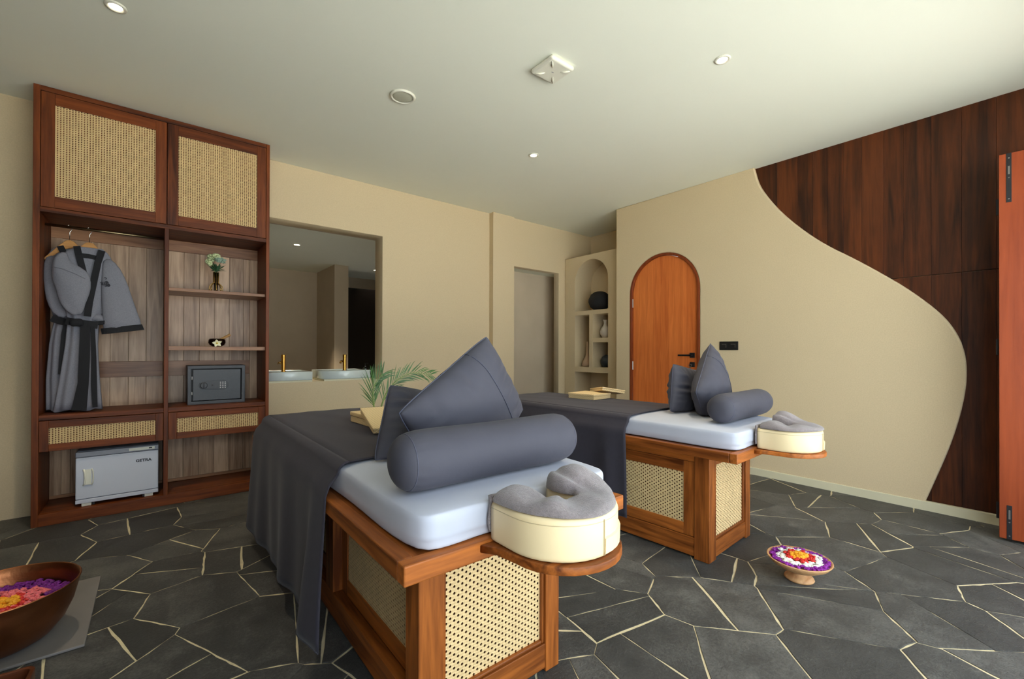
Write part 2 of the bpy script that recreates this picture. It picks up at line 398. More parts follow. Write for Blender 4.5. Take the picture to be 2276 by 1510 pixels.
def stone_mesh(mb, poly):
    if sum(poly[i][0]*poly[(i+1) % len(poly)][1]-poly[(i+1) % len(poly)][0]*poly[i][1] for i in range(len(poly))) < 0: poly = poly[::-1]
    p2 = poly
    for i in range(len(poly)):
        a, b = poly[i], poly[(i+1) % len(poly)]; dx, dy = b[0]-a[0], b[1]-a[1]; L = math.hypot(dx, dy)
        if L < 1e-4: continue
        n = (dy/L, -dx/L); w = rnd.choice([.0005, .001, .0018, .0025, .0034, .005])
        p2 = clip(p2, (a[0]-n[0]*w, a[1]-n[1]*w), n)
        if len(p2) < 3: return None
    if area(p2) < .003: return None
    pts = []
    for i in range(len(p2)):
        a, b = p2[i], p2[(i+1) % len(p2)]; L = math.hypot(b[0]-a[0], b[1]-a[1]); pts.append(a)
        for k in range(1, 5) if L > .16 else range(1, 2) if L > .06 else []:
            t = (k+rnd.uniform(-.25, .25))/5 if L > .16 else .5; nx, ny = (b[1]-a[1])/L, -(b[0]-a[0])/L; j = rnd.uniform(-.0048, .0012)
            pts.append((a[0]+(b[0]-a[0])*t+nx*j, a[1]+(b[1]-a[1])*t+ny*j))
    cx = sum(p[0] for p in pts)/len(pts); cy = sum(p[1] for p in pts)/len(pts)
    zt = rnd.uniform(-.0012, 0)
    f = 1-.003/max(.05, math.sqrt(area(p2)))
    mb.rings([[(p[0], p[1], -.008) for p in pts], [(p[0], p[1], zt-.0018) for p in pts], [(cx+(p[0]-cx)*f, cy+(p[1]-cy)*f, zt) for p in pts]], False, True)
    return cx, cy
cells = [c for c in cells if len(c) >= 3]
def depth_of(c):
    cx = sum(p[0] for p in c)/len(c); cy = sum(p[1] for p in c)/len(c); d = Vector((cx, cy, 0))-EYE
    f = d.dot(fw); r = d.dot(rt)
    return (f if (f > .3 and abs(r)/f < 1.25) else f+50)
cells.sort(key=depth_of)
rest = MB(); count = 0
for c in cells:
    if count < 298:
        mb = MB(); r0 = stone_mesh(mb, c)
        if r0: obj('stone', mb, 'stone', floor); count += 1
    else: stone_mesh(rest, c)
if rest.v:
    o = obj('stones_beyond', rest, 'stone', floor); o['kind'] = 'stuff'

# ---- ceiling, outer walls
struct(obj('ceiling', MB().box(XL-.2, 5.3, FY-.15, 4.47, H, H+.15), 'ceiling'))
struct(obj('wall_left', MB().box(XL-.15, XL, FY-.15, 4.66, -.1, H), 'panel'))  # out of view; set back in dark wood to cut bounce on the tables
prism('wall_front', [(XL-.15, -.1), (OPX0, -.1), (OPX0, OPZ), (OPX1, OPZ), (OPX1, -.1), (5.3, -.1), (5.3, H), (XL-.15, H)], [], .15, 'XZ', FY-.15, 'plaster')['kind'] = 'structure'
struct(obj('bounce_terrace', MB().box(-14, 18, -16, FY-.15, -.2, -.03), 'bounce_terrace'))  # unseen ground outside, added to bounce sunlight up onto the ceiling
# ---- back wall
struct(obj('wall_back', MB().box(XL, -.617, YW, 4.66, -.01, H), 'plaster'))
prism('wall_back', [(.745, -.01), (3.253, -.01), (3.253, H), (.745, H)], [[(.775, .85), (1.86, .85), (1.86, 2.352), (.775, 2.352)]], .2, 'XZ', YW, 'plaster', bevel=.004)['kind'] = 'structure'
struct(obj('wall_back_recess', MB().box(-.617, .745, 4.57, 4.66, -.01, H), 'plaster'))
struct(obj('wall_pilaster', MB().box(3.253, 3.59, 4.384, 4.66, -.01, H), 'plaster'))
prism('wall_back_passage', [(4.43, -.01), (5.2, -.01), (5.2, H), (3.59, H), (3.59, 2.247), (4.43, 2.247)], [], .1, 'XZ', 4.415, 'plaster', bevel=.003)['kind'] = 'structure'
# passage behind the doorway
struct(obj('wall_passage', MB().box(3.2, 4.9, 4.76, 4.84, -.01, 2.5), 'plaster_in'))
struct(obj('wall_passage', MB().box(4.82, 4.90, 4.516, 4.76, -.01, 2.5), 'plaster_in'))
struct(obj('wall_passage', MB().box(3.45, 3.55, 4.661, 4.76, -.01, 2.5), 'plaster_in'))
struct(obj('ceiling_passage', MB().box(3.45, 4.9, 4.516, 4.84, 2.26, 2.4), 'ceiling'))
# right end: shallow recess with shelf unit
struct(obj('wall_recess', MB().box(5.113, 5.2, 3.30, 4.45, -.01, H), 'plaster'))
# right wall: smooth plaster sweep in front of dark wood
curve = [(1.773, H), (1.737, 2.717), (1.66, 2.57), (1.548, 2.406), (1.392, 2.223), (1.207, 2.044), (1.014, 1.9), (.797, 1.719), (.664, 1.597), (.512, 1.429), (.438, 1.303), (.396, 1.174), (.381, 1.037), (.387, .885), (.42, .676), (.472, .457), (.532, .257), (.612, .0)]
def smooth_poly(p, it=2):
    for _ in range(it):
        q = [p[0]]
        for a, b in zip(p, p[1:]): q += [(a[0]*.75+b[0]*.25, a[1]*.75+b[1]*.25), (a[0]*.25+b[0]*.75, a[1]*.25+b[1]*.75)]
        p = q+[p[-1]]
    return p
DY0, DY1, DZ = 2.298, 3.153, 2.235; dr = (DY1-DY0)/2; dcy = (DY0+DY1)/2; dzc = DZ-dr
arch = [(dcy+dr*math.cos(a), dzc+dr*math.sin(a)) for a in [math.pi*i/28 for i in range(29)]]
outer = smooth_poly(curve)+[(.612, -.01), (DY0, -.01)]+arch[::-1]+[(DY1, -.01), (3.355, -.01), (3.355, H)]
prism('wall_right', outer, [], .045, 'YZ', XW, 'plaster', bevel=.012, bres=4)['kind'] = 'structure'
struct(obj('wall_right_core', MB().box(XW+.075, XW+.2, FY-.15, 2.25, -.01, H), 'plaster'))
prism('wall_right_core', [(2.25, -.01), (DY0-.0, -.01)]+arch[::-1]+[(DY1, -.01), (3.355, -.01), (3.355, H), (2.25, H)], [], .153, 'YZ', XW+.047, 'plaster')['kind'] = 'structure'
struct(obj('wall_return', MB().box(XW+.2, 5.2, 3.30, 3.355, -.01, H), 'plaster'))
struct(obj('baseboard_right', MB().box(XW-.008, XW+.03, FY, DY0-.02, -.005, .066), 'base', bevel=.004))
clad = bpy.data.objects.new('wall_cladding', None); COL.objects.link(clad); clad['kind'] = 'structure'
yb = FY; k = 0
wr = random.Random(4)
while yb < 1.86:
    w = wr.uniform(.10, .17); y1 = min(yb+w, 1.9)
    obj('board', MB().box(XW+.047, XW+.07, yb+.0006, y1-.0006, 1.712, H), 'panel', clad, bevel=.001)
    obj('board', MB().box(XW+.047, XW+.07, yb+.0006, y1-.0006, .0, 1.708), 'panel', clad, bevel=.001)
    yb = y1

# ---- arched door
door = bpy.data.objects.new('door_1', None); COL.objects.link(door); door['kind'] = 'structure'; door['label'] = 'orange wooden arched door with black lever handle'
fr = .028
def archline(r_, n=28): return [(dcy+r_*math.cos(math.pi*i/n), dzc+r_*math.sin(math.pi*i/n)) for i in range(n+1)]
prism('door_frame', [(DY0+.001, -.004)]+archline(dr-.001)[::-1]+[(DY1-.001, -.004), (DY1-fr, -.004)]+archline(dr-fr)+[(DY0+fr, -.004)], [], .11, 'YZ', XW-.004, 'frame', door, bevel=.004)
r_in = dr-fr-.003; seams = [dcy-r_in, 2.463, 2.655, 2.86, dcy+r_in]
def archz(y): return dzc+math.sqrt(max(0, r_in**2-(y-dcy)**2))
for a, b in zip(seams, seams[1:]):
    ys = [a+.0005+(b-a-.001)*i/10 for i in range(11)]
    prism('door_board', [(ys[0], .004), (ys[-1], .004)]+[(y, archz(y)) for y in ys[::-1]], [], .04, 'YZ', XW+.022, 'door', door)
hx = XW+.022
hd = bx('handle_plate', 'blackmetal', door, hx-.012, hx-.0005, 2.360, 2.412, 1.082, 1.134)
obj('lever', MB().box(hx-.052, hx-.036, 2.378, 2.525, 1.098, 1.116).box(hx-.052, hx-.012, 2.376, 2.396, 1.098, 1.116), 'blackmetal', hd, bevel=.003)
lk = bx('lock_plate', 'blackmetal', door, hx-.010, hx-.0005, 2.360, 2.412, .984, 1.036)
obj('key', MB().box(hx-.05, hx-.01, 2.383, 2.387, 1.008, 1.014).tube([(hx-.052, 2.385+.014*math.cos(a), 1.0+.014*math.sin(a)) for a in [i*math.pi/6 for i in range(12)]], .003, 6, True).box(hx-.054, hx-.05, 2.380, 2.390, .93, .985), 'steel', lk)
for z in (1.71, .98): obj('hinge', MB().lathe([(.008, -.05), (.008, .05)], 10, (hx-.006, 3.125, z)), 'steel', door)
bx('latch', 'blackmetal', door, hx-.004, hx+.01, 2.318, 2.326, 1.09, 1.15)

# ---- niche shelf unit (plaster)
SX, SY0, SY1, SZ = 4.553, 3.362, 4.408, 2.455
ay0, ay1 = 3.643, 4.217; ar = (ay1-ay0)/2; acy = (ay0+ay1)/2; azc = 2.385-ar
niche = [(acy+ar*math.cos(math.pi*i/24), azc+ar*math.sin(math.pi*i/24)) for i in range(25)]
holes = [[(ay0, 1.70)]+[(ay1, 1.70)]+niche[::-1][0:0]+niche[::-1][::-1][::-1][0:0]+[p for p in reversed(niche)],
         [(3.962, .932), (ay1, .932), (ay1, 1.64), (3.962, 1.64)],
         [(ay0, 1.325), (3.895, 1.325), (3.895, 1.64), (ay0, 1.64)],
         [(ay0, .932), (3.895, .932), (3.895, 1.265), (ay0, 1.265)],
         [(ay0, .12), (ay1, .12), (ay1, .86), (ay0, .86)]]
holes[0] = [(ay0, 1.70), (ay1, 1.70)]+niche
su = struct(prism('wall_niche', [(SY0, -.01), (SY1, -.01), (SY1, SZ), (SY0, SZ)], holes, .34, 'YZ', SX, 'plaster', bevel=.006))
struct(obj('wall_niche_back', MB().box(SX+.341, SX+.38, SY0, SY1, -.01, SZ-.01), 'plaster'))

# ---- bathroom behind the opening
struct(obj('ceiling_bathroom', MB().box(-1.6, 3.45, 4.66, 8.6, 2.5, 2.6), 'ceiling'))
struct(obj('wall_bathroom', MB().box(-1.6, 2.19, 8.10, 8.25, -.01, 2.5), 'plaster_in'))
struct(obj('wall_bathroom', MB().box(2.19, 2.405, 7.13, 8.25, -.01, 2.5), 'plaster_in'))
struct(obj('wall_bathroom', MB().box(-1.7, -1.6, 4.66, 8.25, -.01, 2.5), 'plaster_in'))
struct(obj('wall_bathroom', MB().box(3.36, 3.45, 4.66, 8.25, -.01, 2.5), 'plaster_in'))
struct(obj('wall_bathroom', MB().box(2.405, 3.45, 8.2, 8.3, -.01, 2.5), 'plaster_in'))
struct(obj('floor_bathroom', MB().box(-1.7, 3.2, 4.75, 8.6, -.12, -.004), 'stone'))
struct(bx('window_1', 'smoke', None, 2.42, 3.34, 7.30, 7.32, 0, 2.18))
struct(obj('lintel_bathroom', MB().box(-1.6, 3.45, 4.66, 4.72, 2.36, 2.5), 'plaster_in'))

# ================================================================== CEILING FITTINGS
def downlight(x, y, z, label, w=26, rr=.045):
    t = thing('downlight', label, 'lamp', (x, y, z), 0, 'recessed downlights')
    obj('trim_ring', MB().lathe([(rr*.62, -.002), (rr*.70, -.007), (rr*.96, -.005), (rr, 0), (rr*.62, 0), (rr*.62, -.002)], 32), 'whiteplast', t, smooth=True)
    obj('lens', MB().lathe([(0.001, -.0035), (rr*.6, -.0025), (rr*.6, -.0005), (.001, -.0005)], 28), 'lens', t)
    ld = bpy.data.lights.new('downlight_glow', 'SPOT'); ld.energy = w; ld.color = (1, .84, .62); ld.spot_size = R(95); ld.spot_blend = .8; ld.shadow_soft_size = .03
    lo = bpy.data.objects.new('downlight_glow', ld); COL.objects.link(lo); lo.parent = t; lo.location = (0, 0, -.02)
downlight(-.16, 2.965, H, 'lit recessed downlight in front of the cane cupboard doors')
downlight(2.592, 1.231, H, 'lit recessed downlight nearest the dark wood wall panel')
downlight(2.58, 2.885, H, 'lit recessed downlight towards the niche shelf corner')
downlight(1.406, 6.10, 2.5, 'lit downlight in bathroom ceiling above the basins', 190, .055)
downlight(2.878, 7.43-.25, 2.5, 'small lit downlight deep in bathroom above dark glass', 8, .055)
t = thing('ceiling_speaker', 'round flat cream ceiling speaker with blank mesh grille', 'speaker', (1.296, 2.779, H))
obj('bezel', MB().lathe([(.066, -.004), (.07, -.012), (.08, -.010), (.086, 0), (.066, 0)], 40), 'whiteplast', t, smooth=True)
obj('grille', MB().lathe([(.001, -.010), (.05, -.009), (.066, -.006), (.066, -.001), (.001, -.001)], 40), 'speaker', t, smooth=True)
t = thing('access_point', 'square white wireless access point on ceiling with cross ridges', 'access point', (1.868, 1.918, H))
obj('body', MB().box(-.095, .095, -.095, .095, -.03, 0), 'whiteplast', t, bevel=.018, bseg=4)
for i in range(4):
    a = i*math.pi/2+math.pi/4; c, s = math.cos(a), math.sin(a)
    obj('ridge', MB().tube([(c*.045, s*.045, -.030), (c*.075, s*.075, -.035), (c*.105, s*.105, -.031)], [.002, .005, .002], 8), 'whiteplast', t, smooth=True)
obj('status_mark', MB().box(-.008, .008, -.003, .003, -.0306, -.0302), 'grey', t)

# ================================================================== CABINET
CX0, CX1 = -.614, .742
cab = thing('wardrobe', 'tall brown teak wardrobe with cane cupboard doors and open shelves', 'wardrobe', (0, YC, 0))
D = .42                                                      # depth; local y 0 is the front
def cb(name, mat, x0, x1, y0, y1, z0, z1, parent=None, **k): return bx(name, mat, parent or cab, x0, x1, y0, y1, z0, z1, **k)
cb('side_panel', 'teakZ', CX0, CX0+.032, 0, D, 0, H-.004)
cb('side_panel', 'teakZ', CX1-.025, CX1, 0, D, 0, H-.004)
cb('top_panel', 'teakX', CX0+.032, CX1-.025, 0, D, H-.036, H-.004)
cb('cupboard_floor', 'teakX', CX0+.032, CX1-.025, 0, D, 2.047, 2.078)
cb('plinth', 'teakX', CX0+.032, CX1-.025, 0, .03, 0, .075)
cb('bottom_board', 'teakX', CX0+.032, CX1-.025, .03, D, .045, .075)
cb('divider', 'teakZ', .053, .079, 0, D-.02, .075, 2.047)
cb('divider', 'teakZ', .053, .079, .03, D-.02, 2.078, H-.036)
XA0, XA1, XB0, XB1 = CX0+.032, .053, .079, CX1-.025
for a, b in ((XA0, XA1), (XB0, XB1)):
    cb('shelf', 'teakX', a, b, .002, D-.02, .687, .72)
cb('shelf', 'backrail', XB0, XB1, .03, D-.02, 1.594, 1.618)
cb('shelf', 'backrail', XB0, XB1, .03, D-.02, 1.147, 1.177)
# back boards and rails
for a, b in ((XA0, XA1), (XB0, XB1)):
    n = 6; w = (b-a)/n
    for i in range(n): cb('back_board', 'backwood', a+i*w+.0007, a+(i+1)*w-.0007, D-.018, D, .075, 2.047, bevel=.0015)
    for z0, z1 in ((1.955, 2.045), (.94, 1.06), (.077, .10)): cb('back_rail', 'backrail', a+(.0605 if a == XA0 and z0 == .94 else .001), b-(.0605 if a != XA0 and z0 == .94 else .001), D-.035, D-.019, z0, z1)
    cb('back_stile', 'backwood', a+.001, a+.06, D-.035, D-.019, .10, 1.955) if a == XA0 else cb('back_stile', 'backwood', b-.06, b-.001, D-.035, D-.019, .10, 1.955)
def framed(name, parent, x0, x1, z0, z1, y0, th, st, rl, wood_, ax='XZ', recess=.006, backing=None):
    """door or drawer front: stiles, rails and a cane panel, local XZ"""
    g = bpy.data.objects.new(name, None); COL.objects.link(g); g.parent = parent
    bx('stile', wood_+'Z', g, x0, x0+st, y0, y0+th, z0, z1); bx('stile', wood_+'Z', g, x1-st, x1, y0, y0+th, z0, z1)
    bx('rail', wood_+'X', g, x0+st, x1-st, y0, y0+th, z0, z0+rl); bx('rail', wood_+'X', g, x0+st, x1-st, y0, y0+th, z1-rl, z1)
    bx('cane_panel', 'cane_fine', g, x0+st, x1-st, y0+recess, y0+recess+.002, z0+rl, z1-rl, bevel=0, uv=True)
    bx('back_panel', 'teakX', g, x0+st, x1-st, y0+th-.006, y0+th-.002, z0+rl, z1-rl, bevel=0)
    return g
framed('cupboard_door', cab, XA0+.003, .063, 2.081, H-.040, -.002, .03, .064, .075, 'teak')
framed('cupboard_door', cab, .068, XB1-.003, 2.081, H-.040, -.002, .03, .064, .075, 'teak')
framed('drawer', cab, XA0+.002, XA1-.002, .483, .683, -.001, .03, .044, .047, 'teak')
framed('drawer', cab, XB0+.002, XB1-.002, .483, .683, -.001, .03, .05, .047, 'teak')
obj('hanging_rod', MB().lathe([(.0095, XA0+.001), (.0095, XA1-.001)], 14, (0, .17, 2.0), 'X'), 'rod', cab, smooth=True)

# ---- towel warmer in the bottom bay
tw = thing('towel_warmer', 'white towel warmer cabinet with black lettering in lowest wardrobe bay', 'towel warmer', (0, YC, .075))
FX_0, FX_1, f0 = -.415, .025, .045
obj('body', MB().box(FX_0, FX_1, f0+.03, .36, .022, .372), 'white', tw, bevel=.006)
dr_ = obj('door', MB().box(FX_0+.001, FX_1-.001, f0, f0+.029, .052, .335), 'white', tw, bevel=.005)
obj('base', MB().box(FX_0, FX_1, f0+.001, f0+.0295, .022, .049), 'white', tw, bevel=.004)
top = obj('control_panel', MB().box(FX_0, FX_1, f0+.001, f0+.0295, .338, .372), 'grey', tw, bevel=.004)
obj('display', MB().box(-.14, .003, f0-.002, f0+.0005, .346, .366), 'whiteplast', top, bevel=.004)
obj('switch', MB().box(-.03, -.012, f0-.0045, f0-.0022, .353, .360), 'dark', top)
obj('handle', MB().tube([(-.374, f0-.002, .255), (-.368, f0-.012, .24), (-.365, f0-.014, .20), (-.368, f0-.012, .16), (-.374, f0-.002, .145)], .006, 8).box(-.372, -.335, f0-.008, f0-.0005, .148, .252).tube([(-.333, f0-.002, .255), (-.327, f0-.01, .24), (-.324, f0-.012, .20), (-.327, f0-.01, .16), (-.333, f0-.002, .145)], .004, 8), 'whiteplast', dr_, smooth=False, bevel=.002)
textmesh('lettering', 'GETRA', .027, 'ink', dr_, (-.103, f0-.0012, .262), ROT_FRONT, .0005, 1.05)
for x in (FX_0+.03, FX_1-.08): obj('foot', MB().box(x, x+.05, f0+.01, f0+.06, 0, .0215), 'whiteplast', tw, bevel=.003)
for x in (FX_0+.085, FX_1-.09): obj('foot_pad', MB().box(x, x+.012, f0+.008, f0+.03, .004, .0215), 'dark', tw)

# ---- safe
sf = thing('safe', 'charcoal electronic safe with round keypad on wardrobe shelf', 'safe', (0, YC, .72))
s0 = .09
prism('body', [(.197, 0), (.583, 0), (.583, .306), (.197, .306)], [[(.222, .026), (.558, .026), (.558, .28), (.222, .28)]], .22, 'XZ', s0, 'safe', sf, bevel=.004)
sd = obj('door', MB().box(.231, .552, s0+.006, s0+.03, .03, .275), 'safe_door', sf, bevel=.004)
obj('inner_lining', MB().box(.222, .558, s0+.05, s0+.06, .027, .279), 'dark', sf)
for z in (.09, .21): obj('hinge', MB().lathe([(.005, z-.012), (.005, z+.012)], 10, (.2265, s0+.008, 0)), 'steel', sf)
pts = [(.300+.03*math.cos(a), .15+.03*math.sin(a)) for a in [math.pi/2+math.pi*i/12 for i in range(13)]]+[(.428+.038*math.cos(a), .15+.038*math.sin(a)) for a in [-math.pi/2+math.pi*i/14 for i in range(15)]]
kp = prism('keypad_plate', pts, [], .006, 'XZ', s0, 'safe', sd, bevel=.001)
obj('knob', MB().lathe([(.001, -.014), (.020, -.014), (.024, -.010), (.024, 0)], 26, (.302, s0-.0005, .15), 'Y'), 'safe', kp, smooth=False)
obj('knob_grip', MB().box(.299, .305, s0-.022, s0-.0142, .13, .17), 'dark', kp, bevel=.001)
obj('keyhole', MB().lathe([(.001, -.004), (.006, -.004), (.006, 0)], 14, (.358, s0-.0005, .15), 'Y'), 'dark', kp)
for i in range(4):
    for j in range(3): obj('key_button', MB().box(.408+j*.016, .416+j*.016, s0-.004, s0-.0005, .125+i*.014, .132+i*.014), 'steel', kp)

# ---- vase with bouquet
v = thing('bud_vase', 'slim glass bud vase in gold wire stand on top shelf', 'vase', (.384, 4.29, 1.618))
obj('tube', MB().lathe([(.001, .004), (.014, .004), (.015, .16), (.0125, .16), (.012, .008), (.001, .008)], 20), 'glass', v, smooth=True)
for i in range(8):
    a = 2*math.pi*i/8; c, s = math.cos(a), math.sin(a)
    obj('wire', MB().tube([(c*.0175, s*.0175, .162), (c*.0175, s*.0175, .075), (c*.03, s*.03, .065), (c*.042, s*.042, .05), (c*.046, s*.046, .025), (c*.046, s*.046, 0.002)], .0034, 6), 'brass', v, smooth=True)
q = thing('bouquet', 'small bouquet of pale green artificial flowers in glass vase', 'flowers', (.384, 4.29, 1.618))
br = random.Random(3)
for i in range(6):
    a = br.uniform(0, 6.28); obj('stem', MB().tube([(0, 0, .02), (.004*math.cos(a), .004*math.sin(a), .15), (.035*math.cos(a), .035*math.sin(a), .22)], .0016, 5), 'stem', q)
for i in range(46):
    a = br.uniform(0, 6.28); el = br.uniform(.15, 1.35); r1 = br.uniform(.05, .095)
    d = Vector((math.cos(a)*math.cos(el), math.sin(a)*math.cos(el), math.sin(el))); p = Vector((0, 0, .165)); e = p+d*r1; w = d.cross(Vector((0, 0, 1))).normalized()*.008; m = p+d*r1*.6+Vector((0, 0, .006))
    obj('leaf', MB().add([p, m+w, e, m-w, m+Vector((0, 0, .003))], [(0, 1, 4), (1, 2, 4), (2, 3, 4), (3, 0, 4)]), 'foliage', q)
for i, (x, y, z, r_, m_) in enumerate([(-.03, -.02, .275, .036, 'bloom'), (.0, .0, .285, .034, 'bloom'), (.035, -.015, .262, .026, 'bloom2'), (.052, .0, .262, .022, 'bloom2'), (-.058, -.01, .24, .02, 'bloom'), (-.045, -.03, .225, .022, 'bloom'), (.01, -.035, .26, .024, 'bloom2')]):
    mb = MB()
    for k in range(26):
        u = br.uniform(-1, 1); a = br.uniform(0, 6.28); s = math.sqrt(1-u*u); d = Vector((s*math.cos(a), s*math.sin(a), u))
        blob(mb, (x+d.x*r_*.7, y+d.y*r_*.7, z+d.z*r_*.7), r_*.34, k, (1, 1, .8), .4, 4)
    obj('bloom', mb, m_, q)

# ---- singing bowl, mallet, frangipani
sb = thing('singing_bowl', 'dark bronze singing bowl on middle wardrobe shelf', 'bowl', (.389, 4.25, 1.177))
obj('shell', MB().lathe([(.001, .001), (.03, .001), (.05, .014), (.059, .032), (.057, .052), (.05, .063), (.047, .062), (.053, .05), (.055, .033), (.046, .016), (.028, .005), (.001, .005)], 36), 'bronze', sb, smooth=True)
ml = thing('mallet', 'short wooden mallet leaning in the bronze singing bowl', 'mallet', (.389, 4.25, 1.177))
ml_ = obj('stick', MB().tube([(-.02, .0, .022), (.02, 0, .055), (.09, 0, .098)], [.008, .0095, .0105], 12), 'mallet', ml)
fg = thing('frangipani', 'yellow-white frangipani flower in front of bronze bowl', 'flower', (.383, 4.182, 1.177))
for i in range(5):
    a = 2*math.pi*i/5+.5; c, s = math.cos(a), math.sin(a); w = .011
    obj('petal', MB().grid(lambda u, v_, c=c, s=s: ((c*u*.034-s*(v_-.5)*2*w*math.sin(math.pi*min(1, u*.85+.12))), -.006-.012*u*u+.004*(v_-.5), .026+(s*u*.03+c*(v_-.5)*2*w*math.sin(math.pi*min(1, u*.85+.12)))), 6, 3), 'frang', fg, smooth=True)
obj('heart', blob(MB(), (0, -.008, .026), .007, 1), 'frangc', fg, smooth=True)

# ---- robes on hangers
def hanger(x, label):
    t = thing('clothes_hanger', label, 'hanger', (x, YC+.17, 2.0), 0, 'wooden hangers on the rod')
    up_ = [(0, -.090), (.02, -.096), (.045, -.126), (.075, -.166), (.105, -.206), (.125, -.232)]
    dn_ = [(.115, -.246), (.09, -.222), (.06, -.190), (.03, -.160), (0, -.148)]
    ln = [(-a, b) for a, b in reversed(up_)]+up_[1:]; lo = dn_+[(-a, b) for a, b in reversed(dn_[:-1])]
    prism('shoulder_bar', ln+lo, [], .014, 'XZ', -.007, 'hanger', t, bevel=.003)
    obj('trouser_bar', MB().lathe([(.005, -.11), (.005, .11)], 10, (0, 0, -.262), 'X'), 'hanger', t)
    obj('hook', MB().tube([(0, 0, -.095), (0, 0, -.035), (.006, 0, -.026), (.011, 0, -.014), (.0, 0, .0145)]+[(-.0125*math.sin(a)*1.0, 0, .0125*math.cos(a)+.0015) for a in (.4, .8, 1.2, 1.7, 2.2)], .0022, 8), 'chrome', t, smooth=True)
    return t
hanger(-.462, 'wooden hanger nearest the wardrobe side holding the rear robe')
hanger(-.362, 'wooden hanger at the front holding the robe with belt')
def band(mb, pts, w, th):                                    # flat ribbon of width w (in XZ) along pts
    rs = []
    pts = [Vector(p) for p in pts]
    for i, p in enumerate(pts):
        t = (pts[min(i+1, len(pts)-1)]-pts[max(i-1, 0)]).normalized(); n = Vector((t.z, 0, -t.x)).normalized()
        ww = w[i] if isinstance(w, list) else w
        rs.append([p-n*ww/2+Vector((0, -th, 0)), p+n*ww/2+Vector((0, -th, 0)), p+n*ww/2+Vector((0, th, 0)), p-n*ww/2+Vector((0, th, 0))])
    return mb.rings(rs)
def drape(mb, levels, n=40, folds=7, amp=.008, seed=0, yc=0):
    """levels: (z, x_left, x_right, half_depth)"""
    rs = []
    for i, (z, a, b, d) in enumerate(levels):
        ring = []
        k = i/(len(levels)-1)
        for j in range(n):
            th = 2*math.pi*j/n; c, s = math.cos(th), math.sin(th)
            sg = lambda q: math.copysign(abs(q)**.75, q)
            ff = amp*k*math.sin(folds*th+seed)+.5*amp*math.sin(3*th+z*5+seed)
            ring.append(((a+b)/2+(b-a)/2*sg(c)*(1+ff*3), yc+(d+ff)*sg(s), z+.01*math.sin(5*th+seed)*(k > .95)))
        rs.append(ring)
    return mb.rings(rs)
def lerp_levels(lv, n):
    out = []
    for i in range(n):
        f = i/(n-1)*(len(lv)-1); j = min(int(f), len(lv)-2); t = f-j; t = t*t*(3-2*t)*.5+t*.5
        out.append(tuple(a+(b-a)*t for a, b in zip(lv[j], lv[j+1])))
    return out
def sleeve(mb, pts, n=22, seed=0):
    """pts: (x, y, z, half_width_in_plane, half_depth); direction follows the path"""
    rs = []; P_ = [Vector(p[:3]) for p in pts]
    for i, p in enumerate(pts):
        t = (P_[min(i+1, len(P_)-1)]-P_[max(i-1, 0)]).normalized(); u = Vector((t.z, 0, -t.x)).normalized()
        if u.length < .1: u = Vector((1, 0, 0))
        ring = []
        for j in range(n):
            th = 2*math.pi*j/n; w = .004*math.sin(3*th+seed+i*.8)
            ring.append(P_[i]+u*(p[3]+w)*math.cos(th)+Vector((0, (p[4]+w)*math.sin(th), 0)))
        rs.append(ring)
    return mb.rings(rs)
# rear robe (left)
r1 = thing('bathrobe', 'rear grey robe with black trim, half hidden behind the front robe', 'robe', (0, YC+.19, 0), 0, 'robes in the wardrobe')
obj('body', drape(MB(), lerp_levels([(1.868, -.515, -.41, .010), (1.835, -.55, -.38, .018), (1.80, -.568, -.365, .025), (1.70, -.57, -.36, .032), (1.45, -.56, -.37, .035), (1.36, -.535, -.385, .03), (1.20, -.56, -.37, .04), (.95, -.575, -.36, .045), (.735, -.572, -.37, .05)], 26), 44, 9, .010, 2), 'robe', r1, smooth=True)
obj('sleeve', sleeve(MB(), [(-.535, -.01, 1.80, .03, .02), (-.556, -.03, 1.74, .03, .03), (-.545, -.04, 1.62, .036, .03), (-.53, -.045, 1.50, .045, .028), (-.50, -.045, 1.42, .055, .025), (-.455, -.045, 1.385, .05, .014)], 22, 1), 'robe', r1, smooth=True, subsurf=1)
obj('collar', band(MB(), [(-.508, -.022, 1.862), (-.495, -.034, 1.83), (-.475, -.036, 1.79)], .035, .006), 'black', r1)
obj('belt', band(MB(), [(-.545, -.04, 1.365), (-.50, -.05, 1.345), (-.44, -.055, 1.33)], .05, .004), 'black', r1)
obj('belt_tail', band(MB(), [(-.455, -.06, 1.36), (-.470, -.065, 1.25), (-.478, -.068, 1.10), (-.484, -.07, .98)], .05, .003), 'black', r1)
obj('front_trim', band(MB(), [(-.470, -.058, 1.0), (-.465, -.06, .90), (-.455, -.062, .79)], .035, .003), 'black', r1)
# front robe
r2 = thing('bathrobe', 'front grey robe with black collar, belt and embroidered chest', 'robe', (0, YC+.125, 0), 0, 'robes in the wardrobe')
obj('body', drape(MB(), lerp_levels([(1.864, -.425, -.292, .010), (1.835, -.465, -.262, .018), (1.79, -.505, -.242, .026), (1.68, -.50, -.23, .034), (1.48, -.49, -.25, .036), (1.36, -.465, -.305, .032), (1.18, -.475, -.31, .036), (.95, -.50, -.30, .04), (.735, -.53, -.285, .042)], 28), 48, 8, .010, 5), 'robe', r2, smooth=True)
fs = obj('folded_sleeve', sleeve(MB(), [(-.475, -.02, 1.815, .012, .012), (-.497, -.035, 1.77, .036, .026), (-.487, -.05, 1.71, .056, .032), (-.452, -.06, 1.655, .098, .032), (-.430, -.062, 1.60, .092, .034), (-.428, -.062, 1.53, .080, .034), (-.430, -.06, 1.47, .066, .030), (-.420, -.06, 1.42, .046, .022), (-.405, -.06, 1.385, .020, .012)], 24, 3), 'robe', r2, smooth=True, subsurf=1)
